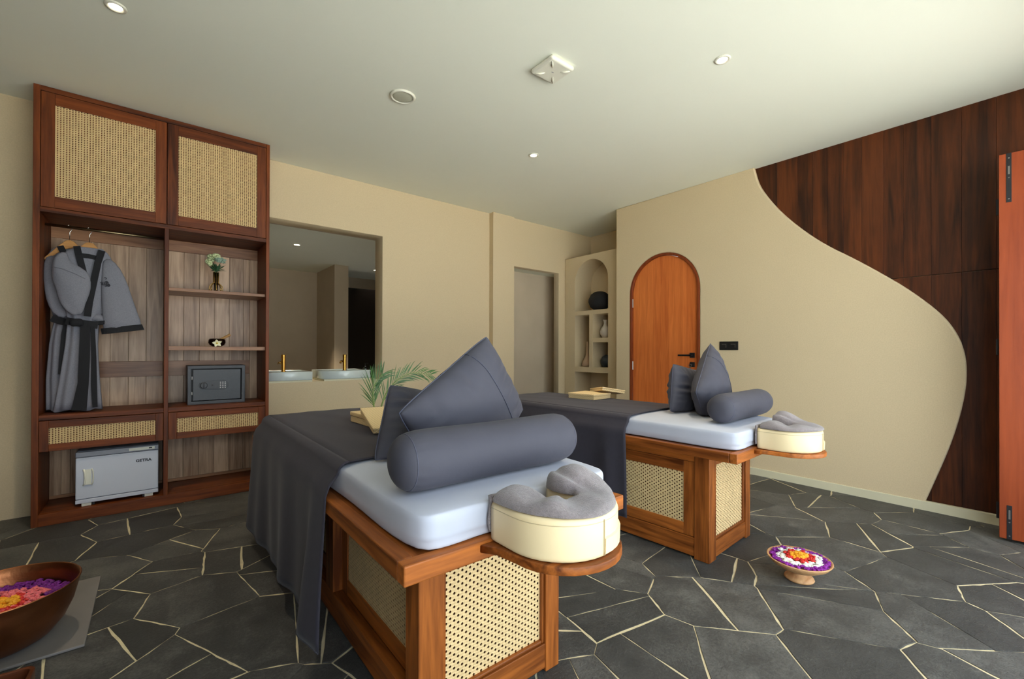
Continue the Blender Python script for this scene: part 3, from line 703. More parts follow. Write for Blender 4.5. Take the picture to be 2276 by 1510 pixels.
obj('fold_edge', MB().tube([(-.528, -.075, 1.70), (-.48, -.0905, 1.69), (-.42, -.093, 1.665), (-.372, -.085, 1.635)], [.001, .004, .004, .001], 6), 'robe', fs, smooth=True)
sl_ = obj('sleeve', sleeve(MB(), [(-.27, -.01, 1.80, .02, .02), (-.24, -.02, 1.73, .05, .03), (-.225, -.03, 1.60, .075, .03), (-.205, -.035, 1.45, .09, .03), (-.185, -.035, 1.34, .105, .028), (-.178, -.035, 1.288, .110, .026)], 26, 2), 'robe', r2, smooth=True, subsurf=1)
obj('cuff', sleeve(MB(), [(-.181, -.035, 1.318, .113, .031), (-.174, -.035, 1.278, .117, .031)], 26, 2), 'black', sl_)
obj('sleeve_lining', sleeve(MB(), [(-.285, -.02, 1.39, .03, .018), (-.305, -.03, 1.345, .05, .016)], 18, 2), 'robe', r2, smooth=True)
obj('cuff', sleeve(MB(), [(-.303, -.03, 1.35, .058, .019), (-.298, -.03, 1.325, .06, .018)], 18, 2), 'black', r2)
obj('collar', band(MB(), [(-.420, -.022, 1.862), (-.408, -.040, 1.80), (-.388, -.045, 1.70), (-.375, -.046, 1.62)], .036, .006), 'black', r2)
obj('collar', band(MB(), [(-.293, -.022, 1.85), (-.312, -.040, 1.76), (-.335, -.05, 1.60), (-.352, -.058, 1.48), (-.362, -.058, 1.38)], .036, .006), 'black', r2)
obj('neck_lining', band(MB(), [(-.40, -.034, 1.80), (-.36, -.036, 1.80), (-.305, -.034, 1.79)], .03, .002), 'black', r2)
obj('belt', band(MB(), [(-.468, -.045, 1.345), (-.42, -.055, 1.335), (-.36, -.056, 1.325), (-.31, -.045, 1.32)], .05, .005), 'black', r2)
obj('belt_knot', blob(MB(), (-.415, -.066, 1.335), .032, 3, (1.2, .5, .8), .4, 8), 'black', r2, smooth=True)
obj('front_trim', band(MB(), [(-.372, -.056, 1.31), (-.375, -.06, 1.1), (-.38, -.062, .92), (-.40, -.066, .735)], [.05, .055, .055, .075], .004), 'black', r2)
obj('belt_tail', band(MB(), [(-.335, -.058, 1.31), (-.328, -.062, 1.1), (-.326, -.064, .90), (-.320, -.066, .75)], [.022, .026, .03, .026], .003), 'black', r2)
em = MB(); er = random.Random(9)
for k in range(15):
    cx, cz = -.272+er.uniform(-.022, .022), 1.625+er.uniform(-.026, .028); a0 = er.uniform(0, 6)
    em.tube([(cx+.010*t*math.cos(a0+t*5), -.061, cz+.010*t*math.sin(a0+t*5)) for t in [.2, .35, .5, .65, .8, 1.0]], .0022, 5)
obj('embroidery', em, 'thread', r2)

# ================================================================== BASINS
def basin(x0, x1, label):
    t = thing('basin', label, 'basin', (0, 0, .85), 0, 'basins on the sill')
    prism('bowl', [(x0, 4.462), (x1, 4.462), (x1, 4.90), (x0, 4.90)], [[(x0+.03, 4.56), (x1-.03, 4.56), (x1-.03, 4.87), (x0+.03, 4.87)]], .082, 'XY', .016, 'marble', t, bevel=.006)
    obj('bowl_floor', MB().box(x0+.02, x1-.02, 4.53, 4.88, .018, .03), 'marble', t)
    obj('base_slab', MB().box(x0, x1, 4.463, 4.90, 0, .0155), 'base', t)
struct(obj('counter', MB().box(.78, 1.855, 4.661, 4.95, .78, .849), 'plaster_in'))
basin(.79, 1.170, 'pale marble basin beside the wardrobe on the wall sill')
basin(1.277, 1.735, 'pale marble basin on wall sill nearer the plaster wall')
def faucet(x, label):
    t = thing('faucet', label, 'faucet', (x, 4.52, .9485), 0, 'gold faucets')
    obj('column', MB().lathe([(.024, 0), (.024, .004), (.0175, .005), (.0175, .128), (.0185, .13), (.0185, .156), (.015, .160), (.001, .160)], 24), 'gold', t, smooth=False)
    obj('spout', MB().tube([(0, .015, .085), (0, .07, .092), (0, .11, .088), (0, .122, .07)], .010, 12), 'gold', t, smooth=True)
    obj('lever', MB().tube([(-.015, .01, .085), (-.036, .02, .088), (-.042, .022, .07)], .005, 10), 'gold', t, smooth=True)
faucet(.93, 'gold faucet behind the basin beside the wardrobe')
faucet(1.49, 'gold faucet on the basin nearer the plaster wall')
bt = thing('soap_bottle', 'dark pump soap bottle at end of the basin sill', 'bottle', (1.80, 4.78, .85))
obj('bottle', MB().lathe([(.001, 0), (.03, 0), (.03, .10), (.012, .12), (.012, .13), (.001, .13)], 20), 'bottle', bt)
obj('pump', MB().lathe([(.005, .13), (.005, .155), (.001, .155)], 10).box(-.006, .03, -.006, .006, .150, .158), 'bottle', bt)

# ================================================================== NICHE POTS
def pot(name, label, cat, prof, mat, x, y, z): 
    return tag(obj_at(name, MB().lathe(prof, 36), mat, x, y, z), label, cat, 'pots in the plaster niche')
def obj_at(name, mb, mat, x, y, z):
    o = obj(name, mb, mat, None, smooth=True); o.location = (x, y, z); return o
pot('round_vase', 'large matt black round vase in arched niche', 'vase', [(.001, .002), (.07, .002), (.125, .045), (.152, .115), (.15, .15), (.12, .215), (.07, .25), (.05, .255), (.048, .245), (.001, .24)], 'blackvase', 4.70, 3.90, 1.701)
pot('jug_vase', 'pale clay jug vase with flared neck in small square niche', 'vase', [(.001, .002), (.04, .002), (.066, .05), (.07, .085), (.055, .13), (.024, .165), (.018, .20), (.028, .235), (.034, .24), (.03, .235), (.012, .20), (.001, .19)], 'whitevase', 4.67, 3.78, 1.326)
pot('bottle_vase', 'tall narrow beige clay bottle vase in narrow niche', 'vase', [(.001, .002), (.06, .002), (.078, .02), (.07, .06), (.035, .13), (.018, .19), (.014, .33), (.017, .345), (.012, .345), (.001, .32)], 'clayvase', 4.665, 4.085, .933)
pot('squat_vase', 'dark blue-grey squat vase in lower small niche', 'vase', [(.001, .002), (.05, .002), (.082, .05), (.085, .09), (.06, .14), (.03, .16), (.025, .165), (.001, .16)], 'greyvase', 4.70, 3.775, .933)
# switch plate
sw = thing('switch_plate', 'black twin socket plate on plaster wall behind the pillows', 'switch', (XW, 2.0, 1.204))
obj('plate', MB().box(-.008, -.0005, -.09, .09, -.042, .042), 'blackmetal', sw, bevel=.003)
for y in (-.043, .043): obj('socket', MB().box(-.0105, -.0082, y-.031, y+.031, -.026, .026), 'dark', sw, bevel=.002)
for y in (-.043, .043): obj('silver_edge', MB().box(-.0112, -.0108, y-.022, y+.022, .012, .017).box(-.0112, -.0108, y-.022, y-.017, -.018, .012), 'steel', sw)

# ================================================================== FOLDING DOOR LEAF AT RIGHT
lf = thing('folding_door', 'red-brown folding door leaf standing open at right edge', 'door', (4.018, .214, 0), R(-86-(-90)))
# local: leaf runs toward -y, thickness to +x
def fl(name, mat, *a, **k): return bx(name, mat, lf, *a, **k)
lp = fl('leaf', 'leaf', 0, .042, -.60, 0, .016, 2.358)
l2 = fl('leaf', 'leaf', .052, .094, -.60, -.004, .016, 2.358)
for z0, z1 in ((2.06, 2.358), (.016, .22)):
    b = fl('flush_bolt', 'blackmetal', -.002, -.0002, -.052, -.030, z0, z1, bevel=.0005)
    for z in (z0+.02, z1-.03, (z0+z1)/2): obj('screw', MB().lathe([(.0035, -.0035), (.004, -.002), (.001, -.002)], 8, (0, -.041, z), 'X'), 'steel', b)
    obj('slide', MB().box(-.006, -.002, -.045, -.037, (z0+z1)/2+.02, (z0+z1)/2+.07), 'steel', b)
for z in (.12, 1.13, 2.0): fl('hinge', 'blackmetal', .043, .051, -.01, .012, z, z+.10)

# ================================================================== MASSAGE TABLES
W, L, ZA0, ZA1, T = .785, 2.06, .580, .631, .738
def table(ox, oy, rz, px0, recess, lab):
    t = thing('massage_table', lab, 'massage table', (ox, oy, 0), rz, 'massage tables')
    x0, x1, y0, y1 = px0, px0+.567, .148, 1.86
    pw = .085
    for (a, b) in ((x0, y0), (x1-.065, y0), (x0, y1-pw), (x1-.065, y1-pw)):
        w_ = pw if a == x0 else .065
        bx('post', 'bedwoodZ', t, a, a+w_, b, b+pw, 0, ZA0-.001, bevel=.003)
    # front panel
    bx('front_rail', 'bedwoodX', t, x0+pw, x1-.065, y0+.004, y0+.045, .012, .10); bx('front_rail', 'bedwoodX', t, x0+pw, x1-.065, y0+.004, y0+.045, .52, ZA0-.001)
    bx('bead', 'bedwoodZ', t, x0+pw, x0+pw+.012, y0+.010, y0+.035, .10, .52, bevel=.004); bx('bead', 'bedwoodZ', t, x1-.077, x1-.065, y0+.010, y0+.035, .10, .52, bevel=.004)
    bx('bead', 'bedwoodX', t, x0+pw+.012, x1-.077, y0+.010, y0+.035, .10, .112, bevel=.004)
    bx('cane_panel', 'cane', t, x0+pw+.012, x1-.077, y0+.022, y0+.024, .112, .52, bevel=0, uv=True)
    bx('backing_board', 'teakX', t, x0+pw+.002, x1-.067, y0+.05, y0+.056, .02, .58, bevel=0)
    # long sides: two framed cane doors each
    ym = .99
    for sgn, xs in ((-1, x0), (1, x1)):
        def sx(a, b): return (xs+a, xs+b) if sgn < 0 else (xs-b, xs-a)
        a, b = sx(.004, .045)
        bx('side_rail', 'bedwoodY', t, a, b, y0+pw, y1-pw, .012, .115); bx('side_rail', 'bedwoodY', t, a, b, y0+pw, y1-pw, .535, ZA0-.001)
        bx('mid_post', 'bedwoodZ', t, a, b, ym-.05, ym+.05, .115, .535)
        for ya, yb_ in ((y0+pw, ym-.05), (ym+.05, y1-pw)):
            g = bpy.data.objects.new('cabinet_door', None); COL.objects.link(g); g.parent = t
            a, b = sx(recess, recess+.03); st = .065
            bx('stile', 'bedwoodZ', g, a, b, ya+.004, ya+st, .118, .532); bx('stile', 'bedwoodZ', g, a, b, yb_-st, yb_-.004, .118, .532)
            bx('rail', 'bedwoodY', g, a, b, ya+st, yb_-st, .118, .118+st); bx('rail', 'bedwoodY', g, a, b, ya+st, yb_-st, .532-st, .532)
            c0, c1 = sx(recess+.006, recess+.008)
            bx('cane_panel', 'cane', g, c0, c1, ya+st, yb_-st, .118+st, .532-st, bevel=0, uv=True)
            c0, c1 = sx(recess+.024, recess+.028)
            bx('back_panel', 'teakY', g, c0, c1, ya+st, yb_-st, .118+st, .532-st, bevel=0)
    bx('end_panel', 'bedwoodX', t, x0+pw, x1-.065, y1-.04, y1-.02, .012, ZA0-.001)
    # overhanging frame under the mattress
    e = .033
    bx('frame_rail', 'bedwoodX', t, -e, W+e, -.02, .02, ZA0, ZA1, bevel=.004); bx('frame_rail', 'bedwoodX', t, -e, W+e, L-.01, L+.03, ZA0, ZA1, bevel=.004)
    bx('frame_rail', 'bedwoodY', t, -e, .01, .0203, L-.0103, ZA0, ZA1, bevel=.004); bx('frame_rail', 'bedwoodY', t, W-.01, W+e, .0203, L-.0103, ZA0, ZA1, bevel=.004)
    bx('platform', 'bedwoodY', t, .0103, W-.0103, .0203, L-.0103, ZA0+.001, ZA1-.004)
    # curved board that carries the face cradle
    c = CRX
    pts = [(c-.20, -.0205), (c-.175, -.06), (c-.165, -.13)]+[(c-.165*math.cos(a), -.13-.165*math.sin(a)) for a in [math.pi*i/16 for i in range(17)]]+[(c+.165, -.13), (c+.175, -.06), (c+.20, -.0205)]
    prism('cradle_board', pts, [], .022, 'XY', ZA0+.022, 'bedwoodX', t, bevel=.003)
    return t
def rounded_box(mb_name, x0, x1, y0, y1, z0, z1, r):
    bm = bmesh.new(); bmesh.ops.create_cube(bm, size=1)
    for v_ in bm.verts: v_.co = Vector((x0+(v_.co.x+.5)*(x1-x0), y0+(v_.co.y+.5)*(y1-y0), z0+(v_.co.z+.5)*(z1-z0)))
    bmesh.ops.subdivide_edges(bm, edges=bm.edges[:], cuts=12, use_grid_fill=True)
    for v_ in bm.verts:
        c = v_.co; d = Vector((max(x0+r-c.x, 0)+min(x1-r-c.x, 0), max(y0+r-c.y, 0)+min(y1-r-c.y, 0), max(min(z1-r-c.z, 0), -9)+max(z0+.01-c.z, 0)))
        ic = Vector((min(max(c.x, x0+r), x1-r), min(max(c.y, y0+r), y1-r), min(c.z, z1-r)))
        off = c-ic
        if off.length > r and off.length > 1e-6: v_.co = ic+off.normalized()*r
    me = bpy.data.meshes.new(mb_name); bm.to_mesh(me); bm.free(); return me
def mattress(ox, oy, rz, lab):
    t = thing('mattress', lab, 'mattress', (ox, oy, ZA1), rz, 'mattresses')
    me = rounded_box('fitted_sheet', 0.012, W-.012, 0.0, L, .0, T-ZA1, .032)
    for v_ in me.vertices:
        x, y, z = v_.co; n_ = mnoise.noise(Vector((x*5, y*5, z*5)))
        u = (x/W-.5)*2; w_ = (y/L-.5)*2
        v_.co.z += .007*max(0, (1-u**4)*(1-w_**6))*(z > .05)+.002*n_*(z > .01)
        if z < .03: v_.co.x += (-1 if u > 0 else 1)*.010*(1-z/.03)*(.6+.5*math.sin(y*70)); v_.co.y += (.008 if y < .1 else 0)*(.6+.5*math.sin(x*80))
    s = obj('fitted_sheet', me, 'sheet', t, smooth=True, subsurf=1)
    return t
CRX = .388
def blanket(ox, oy, rz, y_start, hem_l, seed, lab):
    """cover draped over the foot part: grid over top with skirts on three sides"""
    t = thing('bed_cover', lab, 'bed cover', (ox, oy, 0), rz, 'slate bed covers')
    zt = T+.013; r = .04
    per = []                                               # perimeter path (outer line of mattress) with normals
    n = 70
    for i in range(n+1): per.append((Vector((.004, y_start+(L-y_start-.06)*i/n, 0)), Vector((-1, 0, 0))))
    for i in range(1, 8): a = math.pi/2*i/8; per.append((Vector((.064-.06*math.cos(a), L-.056+.06*math.sin(a), 0)), Vector((-math.cos(a), math.sin(a), 0))))
    m = 26
    for i in range(m+1): per.append((Vector((.064+(W-.128)*i/m, L+.004, 0)), Vector((0, 1, 0))))
    for i in range(1, 8): a = math.pi/2*i/8; per.append((Vector((W-.064+.06*math.sin(a), L-.056+.06*math.cos(a), 0)), Vector((math.sin(a), math.cos(a), 0))))
    for i in range(n+1): per.append((Vector((W-.004, L-.06-(L-y_start-.06)*i/n, 0)), Vector((1, 0, 0))))
    rows = 22; rings = []; tot = len(per)
    dist = 0; ds = [0]
    for i in range(1, tot): ds.append(ds[-1]+(per[i][0]-per[i-1][0]).length)
    for k in range(rows+1):
        ring = []
        for i, (p, nn) in enumerate(per):
            s = ds[i]; e0 = min(s, ds[-1]-s)                # distance to the free front edge
            if k <= 5:
                a = math.pi/2*k/5; q = p-nn*r*(1-math.sin(a)); z = zt-r*(1-math.cos(a))
            else:
                f = (k-5)/(rows-5); z = zt-r-(zt-r-hem_l)*f
                fold = .014*math.sin(s*11+seed+1.2*math.sin(s*3))+.007*math.sin(s*23+seed*2)
                fold = fold*f**.8+.006*f+.004*math.sin(s*5+z*6+seed)
                flare = .036*f**.9*math.exp(-((e0-.13)/.06)**2)
                over = min(1, max(0, (zt-r-z)/.055)); over = over*over*(3-2*over)
                q = p+nn*(.005+.037*over+max(fold+.010*f, -.001)+flare)
                if e0 < .12: q = q+Vector((0, -.03*f*(1-e0/.12), 0))
                z += .018*math.sin(s*4+seed)*f
            ring.append((q.x, q.y, z))
        rings.append(ring)
    mb = MB().rings(rings, False, False, closed=False)
    # top sheet
    L0 = n+1
    for_l = rings[0]
    cols = 16
    def topf(u, v_):
        y = y_start+(L-.06-y_start)*u
        x0, x1 = .004+r, W-.004-r; x = x0+(x1-x0)*v_
        return (x, y, zt+.006*math.sin(math.pi*v_)+.0015*math.sin(x*30+y*9+seed)*math.sin(math.pi*v_))
    mb.grid(topf, n, cols)
    mb.add([(.004+r, L-.06, zt), (W-.004-r, L-.06, zt), (W-.004-r, L-.036, zt), (.004+r, L-.036, zt)], [(0, 1, 2, 3)])
    obj('cloth', mb, 'cover', t, smooth=True, solid=.003)
    hm = MB().tube([(x, y, z) for (x, y, z) in rings[-1]], .0028, 5)
    obj('hem', hm, 'cover', t, smooth=True)
    return t
def bolster(ox, oy, rz, cx, cy, hl, r, lab):
    t = thing('bolster', lab, 'bolster', (ox, oy, 0), rz, 'bolsters')
    zc = T+.006+r; rs = []; n = 40
    half = [(-hl-.012, .02), (-hl-.010, .3), (-hl-.005, .52), (-hl+.004, .70), (-hl+.016, .835), (-hl+.028, .915), (-hl+.034, .93), (-hl+.042, .955), (-hl+.055, .985), (-hl+.08, 1.005), (-hl*.6, 1.015), (-hl*.2, .99)]
    prof = half+[(-x, f) for x, f in reversed(half)]
    n = 72
    for x, f in prof:
        ring = []
        for j in range(n):
            a = 2*math.pi*j/n; e_ = abs(abs(x)-hl+.045)
            w = 1+(.016*math.sin(a*19+2*math.sin(a*3))*math.exp(-(e_/.014)**2))+.008*math.sin(a*3+x*9)*(f > .98)
            zz = zc+r*f*w*math.sin(a); zz = max(zz, T+.007)
            ring.append((cx+x, cy+r*f*w*math.cos(a), zz))
        rs.append(ring)
    o = obj('cushion', MB().rings(rs), 'pillow', t, smooth=True, subsurf=1)
    for x in (-hl+.031, hl-.031):
        obj('piping', MB().tube([(cx+x, cy+r*.918*math.cos(2*math.pi*j/36), max(zc+r*.918*math.sin(2*math.pi*j/36), T+.009)) for j in range(36)], .0016, 6, True), 'seam', o, smooth=True)
    return t
def pillow(ox, oy, rz, c, d1, d2, th, seed, lab, flap=True):
    """corners: c+-d1 and c+-d2 (table-local)"""
    t = thing('pillow', lab, 'pillow', (ox, oy, 0), rz, 'pillows')
    c, d1, d2 = Vector(c), Vector(d1), Vector(d2); ex, ey = (d1+d2)/2, (d2-d1)/2; nn = ex.cross(ey).normalized()
    if nn.y > 0: nn = -nn                                   # front side faces the head end
    zmin = T+.018
    def pos(u, v_, side):
        rc = 1-.05*(abs(u)*abs(v_))**4; uu = u*(1-.025*(1-v_*v_))*rc; vv = v_*(1-.025*(1-u*u))*rc
        h = th*(max(0, (1-abs(u)**2.6))*max(0, (1-abs(v_)**2.6)))**.6
        edge = max(abs(u), abs(v_))
        tq = (u if abs(v_) > abs(u) else v_); wr_ = (.009*math.sin(11*tq+seed+2.5*math.sin(4*tq+seed))+.004*math.sin(27*tq+seed*2))*(.55+.45*math.sin(seed*1.7+2.3*tq))*max(0, edge-.45)*(1-edge)*9
        h += wr_+.012*mnoise.noise(Vector((u*1.8+seed, v_*1.8, side)))*(1-edge)
        p = c+ex*uu+ey*vv+nn*(h*side)
        if p.z < zmin: p.z = zmin+(p.z-zmin)*.03
        return p
    mb = MB(); N_ = 44
    for side in (1, -1): mb.grid(lambda a, b: pos(a*2-1, b*2-1, side), N_, N_)
    me = mb.mesh('cushion'); bm = bmesh.new(); bm.from_mesh(me); bmesh.ops.remove_doubles(bm, verts=bm.verts, dist=.0004); bm.to_mesh(me); bm.free()
    o = obj('cushion', me, 'pillow', t, smooth=True)
    path = []
    for k in range(40): path.append(pos(-1+k/20, -1, 0))
    for k in range(40): path.append(pos(1, -1+k/20, 0))
    for k in range(40): path.append(pos(1-k/20, 1, 0))
    for k in range(40): path.append(pos(-1, 1-k/20, 0))
    obj('piping', MB().tube(path, .0026, 5, True), 'seam', o, smooth=True)
    if flap:
        obj('flap_edge', MB().tube([pos(.42, -1+k/12, 1)+nn*.0012 for k in range(25)], .0022, 5), 'seam', o, smooth=True)
    return t
def upath(hw, y_top, y_arc, n=18):
    p = [Vector((CRX-hw, y_top+(y_arc-y_top)*i/6, 0)) for i in range(6)]
    p += [Vector((CRX-hw*math.cos(math.pi*i/n), y_arc-hw*math.sin(math.pi*i/n), 0)) for i in range(n+1)]
    p += [Vector((CRX+hw, y_arc+(y_top-y_arc)*(i+1)/6, 0)) for i in range(6)]
    return p
def ushape(mb, path, sec):
    rs = []
    for i, p in enumerate(path):
        tg = (path[min(i+1, len(path)-1)]-path[max(i-1, 0)]).normalized(); nn = Vector((tg.y, -tg.x, 0))
        nn = -nn if nn.dot(p-Vector((CRX, -.10, 0))) < 0 else nn
        rs.append([p+nn*a+Vector((0, 0, b)) for a, b in sec(i/(len(path)-1))])
    return mb.rings(rs)
def cradle(ox, oy, rz, lab, labt, seed):
    z0, z1 = ZA0+.045, .735
    t = thing('face_cradle', lab, 'face cradle', (ox, oy, 0), rz, 'face cradles')
    path = upath(.104, -.024, -.115)
    hw = .062
    def sec(f):
        r = .014; pts = []
        for (a, b, s0) in ((hw-r, z1-r, 0), (-hw+r, z1-r, 90), (-hw+r, z0+r, 180), (hw-r, z0+r, 270)):
            for k in range(5): an = R(s0+k*22.5); pts.append((a+r*math.cos(an), b+r*math.sin(an)))
        return pts
    o = obj('cushion', ushape(MB(), path, sec), 'leather', t, smooth=True)
    oc = []
    for i, p in enumerate(path):
        tg = (path[min(i+1, len(path)-1)]-path[max(i-1, 0)]).normalized(); nn = Vector((tg.y, -tg.x, 0)); nn = -nn if nn.dot(p-Vector((CRX, -.10, 0))) < 0 else nn
        oc.append((p, nn))
    obj('seam', MB().tube([p+nn*(hw-.0015)+Vector((0, 0, z1-.016)) for p, nn in oc], .0022, 6), 'leather_seam', o, smooth=True)
    half = oc[len(oc)//2:]
    obj('strap', MB().rings([[p+nn*(hw-.002)+Vector((0, 0, z0+.012)), p+nn*(hw+.005)+Vector((0, 0, z0+.012)), p+nn*(hw+.006)+Vector((0, 0, z0+.050)), p+nn*(hw-.002)+Vector((0, 0, z0+.054))] for p, nn in half]), 'leather', o, smooth=False)
    p, nn = half[0]
    obj('seam', MB().tube([p+nn*(hw+.001)+Vector((0, 0, z0+.008+k*.015)) for k in range(7)], .002, 6), 'leather_seam', o, smooth=True)
    # towel laid round the cushion
    tt = thing('towel', labt, 'towel', (ox, oy, 0), rz, 'towels on the face cradles')
    path2 = upath(.106, -.026, -.115, 30)
    def sec2(f):
        g = lambda c, w_: math.exp(-((f-c)/w_)**2)
        lift = .020+.050*g(.93, .13)+.016*g(.08, .1)+.010*g(.30, .06)+.004*math.sin(f*23+seed)
        w = .060+.010*g(.9, .12)+.006*math.sin(f*15+seed)
        sh = -.012*g(.95, .12)
        pts = []
        for k in range(17):
            a = math.pi*k/16; n_ = mnoise.noise(Vector((f*7, a*1.4, seed)))+.5*mnoise.noise(Vector((f*19, a*3, seed+3)))
            crease = 1-.35*math.exp(-((a-1.7-.5*math.sin(f*9))/.16)**2)*g(.85, .16)
            pts.append((sh+w*math.cos(a)*(1+.10*n_), z1+.001+lift*(abs(math.sin(a))**.7)*(1+.16*n_)*crease))
        pts += [(sh-w*.9, z1+.0012), (sh+w*.9, z1+.0012)]
        return pts
    o = obj('terry_cloth', ushape(MB(), path2, sec2), 'towel', tt, smooth=True, subsurf=1)
    def tuck(u, v_):                                        # end tucked down between cradle and mattress
        return (CRX-.166+.11*u+.003*math.sin(v_*7), -.0145+.002*math.sin(u*9+seed), z1+.014-.10*v_)
    obj('tucked_end', MB().grid(tuck, 8, 8), 'towel', o, smooth=True, solid=.008)
    return t

NEAR = (.498, 1.0, 0.0); FAR = (2.302, 1.024, R(2.6))
table(*NEAR, .092, .042, 'nearer massage table with cane panels and overhanging wooden frame')
table(*FAR, .03, .008, 'farther massage table with cane door, beside the plaster wall')
mattress(*NEAR, 'white fitted mattress on the nearer massage table')
mattress(*FAR, 'white fitted mattress on the farther massage table')
blanket(*NEAR, .585, .125, .4, 'dark slate cover draped over nearer table, hanging to the floor')
blanket(*FAR, .635, .13, 2.1, 'dark slate cover draped over foot of the farther table')
bolster(*NEAR, .368, .165, .342, .087, 'big slate bolster lying across the nearer table head')
bolster(*FAR, .47, .15, .33, .082, 'slate bolster lying across the farther table head')
pillow(*NEAR, (.455, .43, .915), (.345, .075, -.03), (.10, .03, .305), .092, 1, 'slate pillow standing on its corner behind the nearer bolster')
pillow(*NEAR, (.385, .605, .835), (.145, -.10, -.18), (.28, .07, .085), .06, 4, 'dark slate pillow propped at back on the nearer table', False)
pillow(*FAR, (.50, .345, .90), (.27, .02, -.005), (.06, .035, .315), .095, 7, 'slate pillow standing on its corner on the farther table')
pillow(*FAR, (.55, .535, .88), (.18, -.01, -.19), (.27, .02, .12), .08, 12, 'slate pillow leaning behind the upright one on farther table', False)
cradle(*NEAR, 'cream leather horseshoe face cradle on the nearer massage table', 'grey terry towel folded around the nearer face cradle', 1)
cradle(*FAR, 'cream leather horseshoe face cradle on the farther massage table', 'grey terry towel folded around the farther face cradle', 5)

# ---- woven boxes
def woven_box(name, lab, loc, rz, tilt, sx, sy, sz, pivot=(0, 0)):
    t = thing(name, lab, 'basket', loc, rz, 'woven boxes'); t.rotation_euler = (tilt[0], tilt[1], rz)
    obj('tray', MB().box(-sx/2+.003, sx/2-.003, -sy/2+.003, sy/2-.003, 0, sz*.6), 'weave', t, bevel=.003, uv=True)
    obj('lid', MB().box(-sx/2, sx/2, -sy/2, sy/2, sz*.602, sz), 'weave', t, bevel=.004, uv=True)
    return t
TB = T+.0215
woven_box('woven_box', 'flat woven box beneath palm fronds on the nearer table', (.965, 2.31, TB), R(3), (0, 0), .25, .27, .055)
woven_box('woven_box', 'woven box tilted against another beside the slate pillow', (.925, 2.075, TB+.040), R(-7), (R(15), 0), .27, .26, .028)
woven_box('woven_box', 'flat woven box on the farther table', (2.80, 2.43, TB), R(5), (0, 0), .24, .26, .045)
woven_box('woven_box', 'woven lid box propped tilted on the flat one on farther table', (2.985, 2.40, TB+.037), R(-30), (R(-7), R(9)), .20, .30, .028)

# ---- palm fronds lying in the near box
def frond(lab, base, pts, seed, n=26, ll=.13):
    t = thing('palm_frond', lab, 'palm leaf', base, 0, 'palm fronds'); fr_ = random.Random(seed)
    P_ = [Vector(p) for p in pts]
    def at(u):
        f = u*(len(P_)-1); j = min(int(f), len(P_)-2); k = f-j
        p0, p1, p2, p3 = P_[max(j-1, 0)], P_[j], P_[j+1], P_[min(j+2, len(P_)-1)]
        return .5*((2*p1)+(p2-p0)*k+(2*p0-5*p1+4*p2-p3)*k*k+(3*p1-p0-3*p2+p3)*k**3)
    obj('rachis', MB().tube([at(i/16) for i in range(17)], [.0045*(1-.75*i/16) for i in range(17)], 6), 'stem', t, smooth=True)
    for i in range(n):
        u = .12+.88*i/(n-1); p = at(u); tg = (at(min(1, u+.02))-at(max(0, u-.02))).normalized()
        for s in (-1, 1):
            side = tg.cross(Vector((.35, -.9, .3))).normalized()*s
            d = (tg*.85+side*.55+Vector((fr_.uniform(-.12, .12), fr_.uniform(-.12, .12), fr_.uniform(-.1, .1)))).normalized()
            l_ = ll*(.6+.5*math.sin(math.pi*(u*.8+.15)))*fr_.uniform(.85, 1.15); w = tg.cross(d).cross(d).normalized()*.0026
            m1 = p+d*l_*.35; m2 = p+d*l_*.75+Vector((0, 0, -.004)); e = p+d*l_+Vector((0, 0, -.012))
            obj('leaflet', MB().add([p-w*.4, p+w*.4, m1+w, m1-w, m2+w*.7, m2-w*.7, e], [(0, 1, 2, 3), (3, 2, 4, 5), (5, 4, 6)]), 'palm', t)
frond('palm frond arching left out of the woven box', (.965, 2.42, TB+.055), [(0, 0, .004), (-.01, .0, .07), (.005, .01, .14), (.05, .01, .20)], 3, 26, .13)
frond('palm frond bending right above the dark pillow', (1.01, 2.44, TB+.055), [(0, 0, .004), (.035, .0, .09), (.10, .0, .16), (.20, .0, .20), (.32, .0, .185)], 8, 30, .11)

# ================================================================== BOWLS ON THE FLOOR
def petals(name, mat, lab, zone, n, r, seed, loc, group, flat=.6):
    mb = MB(); pr = random.Random(seed)
    for i in range(n):
        x, y, z = zone(pr); blob(mb, (x, y, z), r*pr.uniform(.75, 1.25), i+seed, (1, 1, flat), .55, 5)
    o = obj(name, mb, mat, None); o.location = loc; tag(o, lab, 'petals', group); o['kind'] = 'stuff'; return o
def ringzone(r0, r1, zf, jit=.006):
    def z(pr):
        a = pr.uniform(0, 2*math.pi); q = math.sqrt(pr.uniform(r0*r0, r1*r1)); return q*math.cos(a), q*math.sin(a), zf(q)+pr.uniform(-jit, jit)
    return z
fb = thing('pedestal_bowl', 'pale turned wood pedestal bowl of petals on stone floor', 'bowl', (2.535, .815, 0))
obj('foot', MB().lathe([(.001, .0005), (.062, .0005), (.066, .006), (.063, .014), (.045, .024), (.032, .034), (.03, .046), (.001, .046)], 40), 'bowlwood', fb, smooth=True)
obj('dish', MB().lathe([(.001, .0465), (.04, .0465), (.09, .060), (.125, .082), (.142, .103), (.142, .107), (.137, .107), (.118, .088), (.08, .068), (.001, .060)], 48), 'bowlwood', fb, smooth=True)
FBL = (2.535, .815, 0)
zf = lambda q: .108-.18*q*q+.0
petals('purple_petals', 'purple', 'purple petals ringing the pale pedestal bowl', ringzone(.096, .125, lambda q: .104), 210, .0088, 1, FBL, 'petals in the pedestal bowl')
petals('white_petals', 'pwhite', 'white petals inside the purple ring of pedestal bowl', ringzone(.060, .100, lambda q: .106), 150, .010, 2, FBL, 'petals in the pedestal bowl')
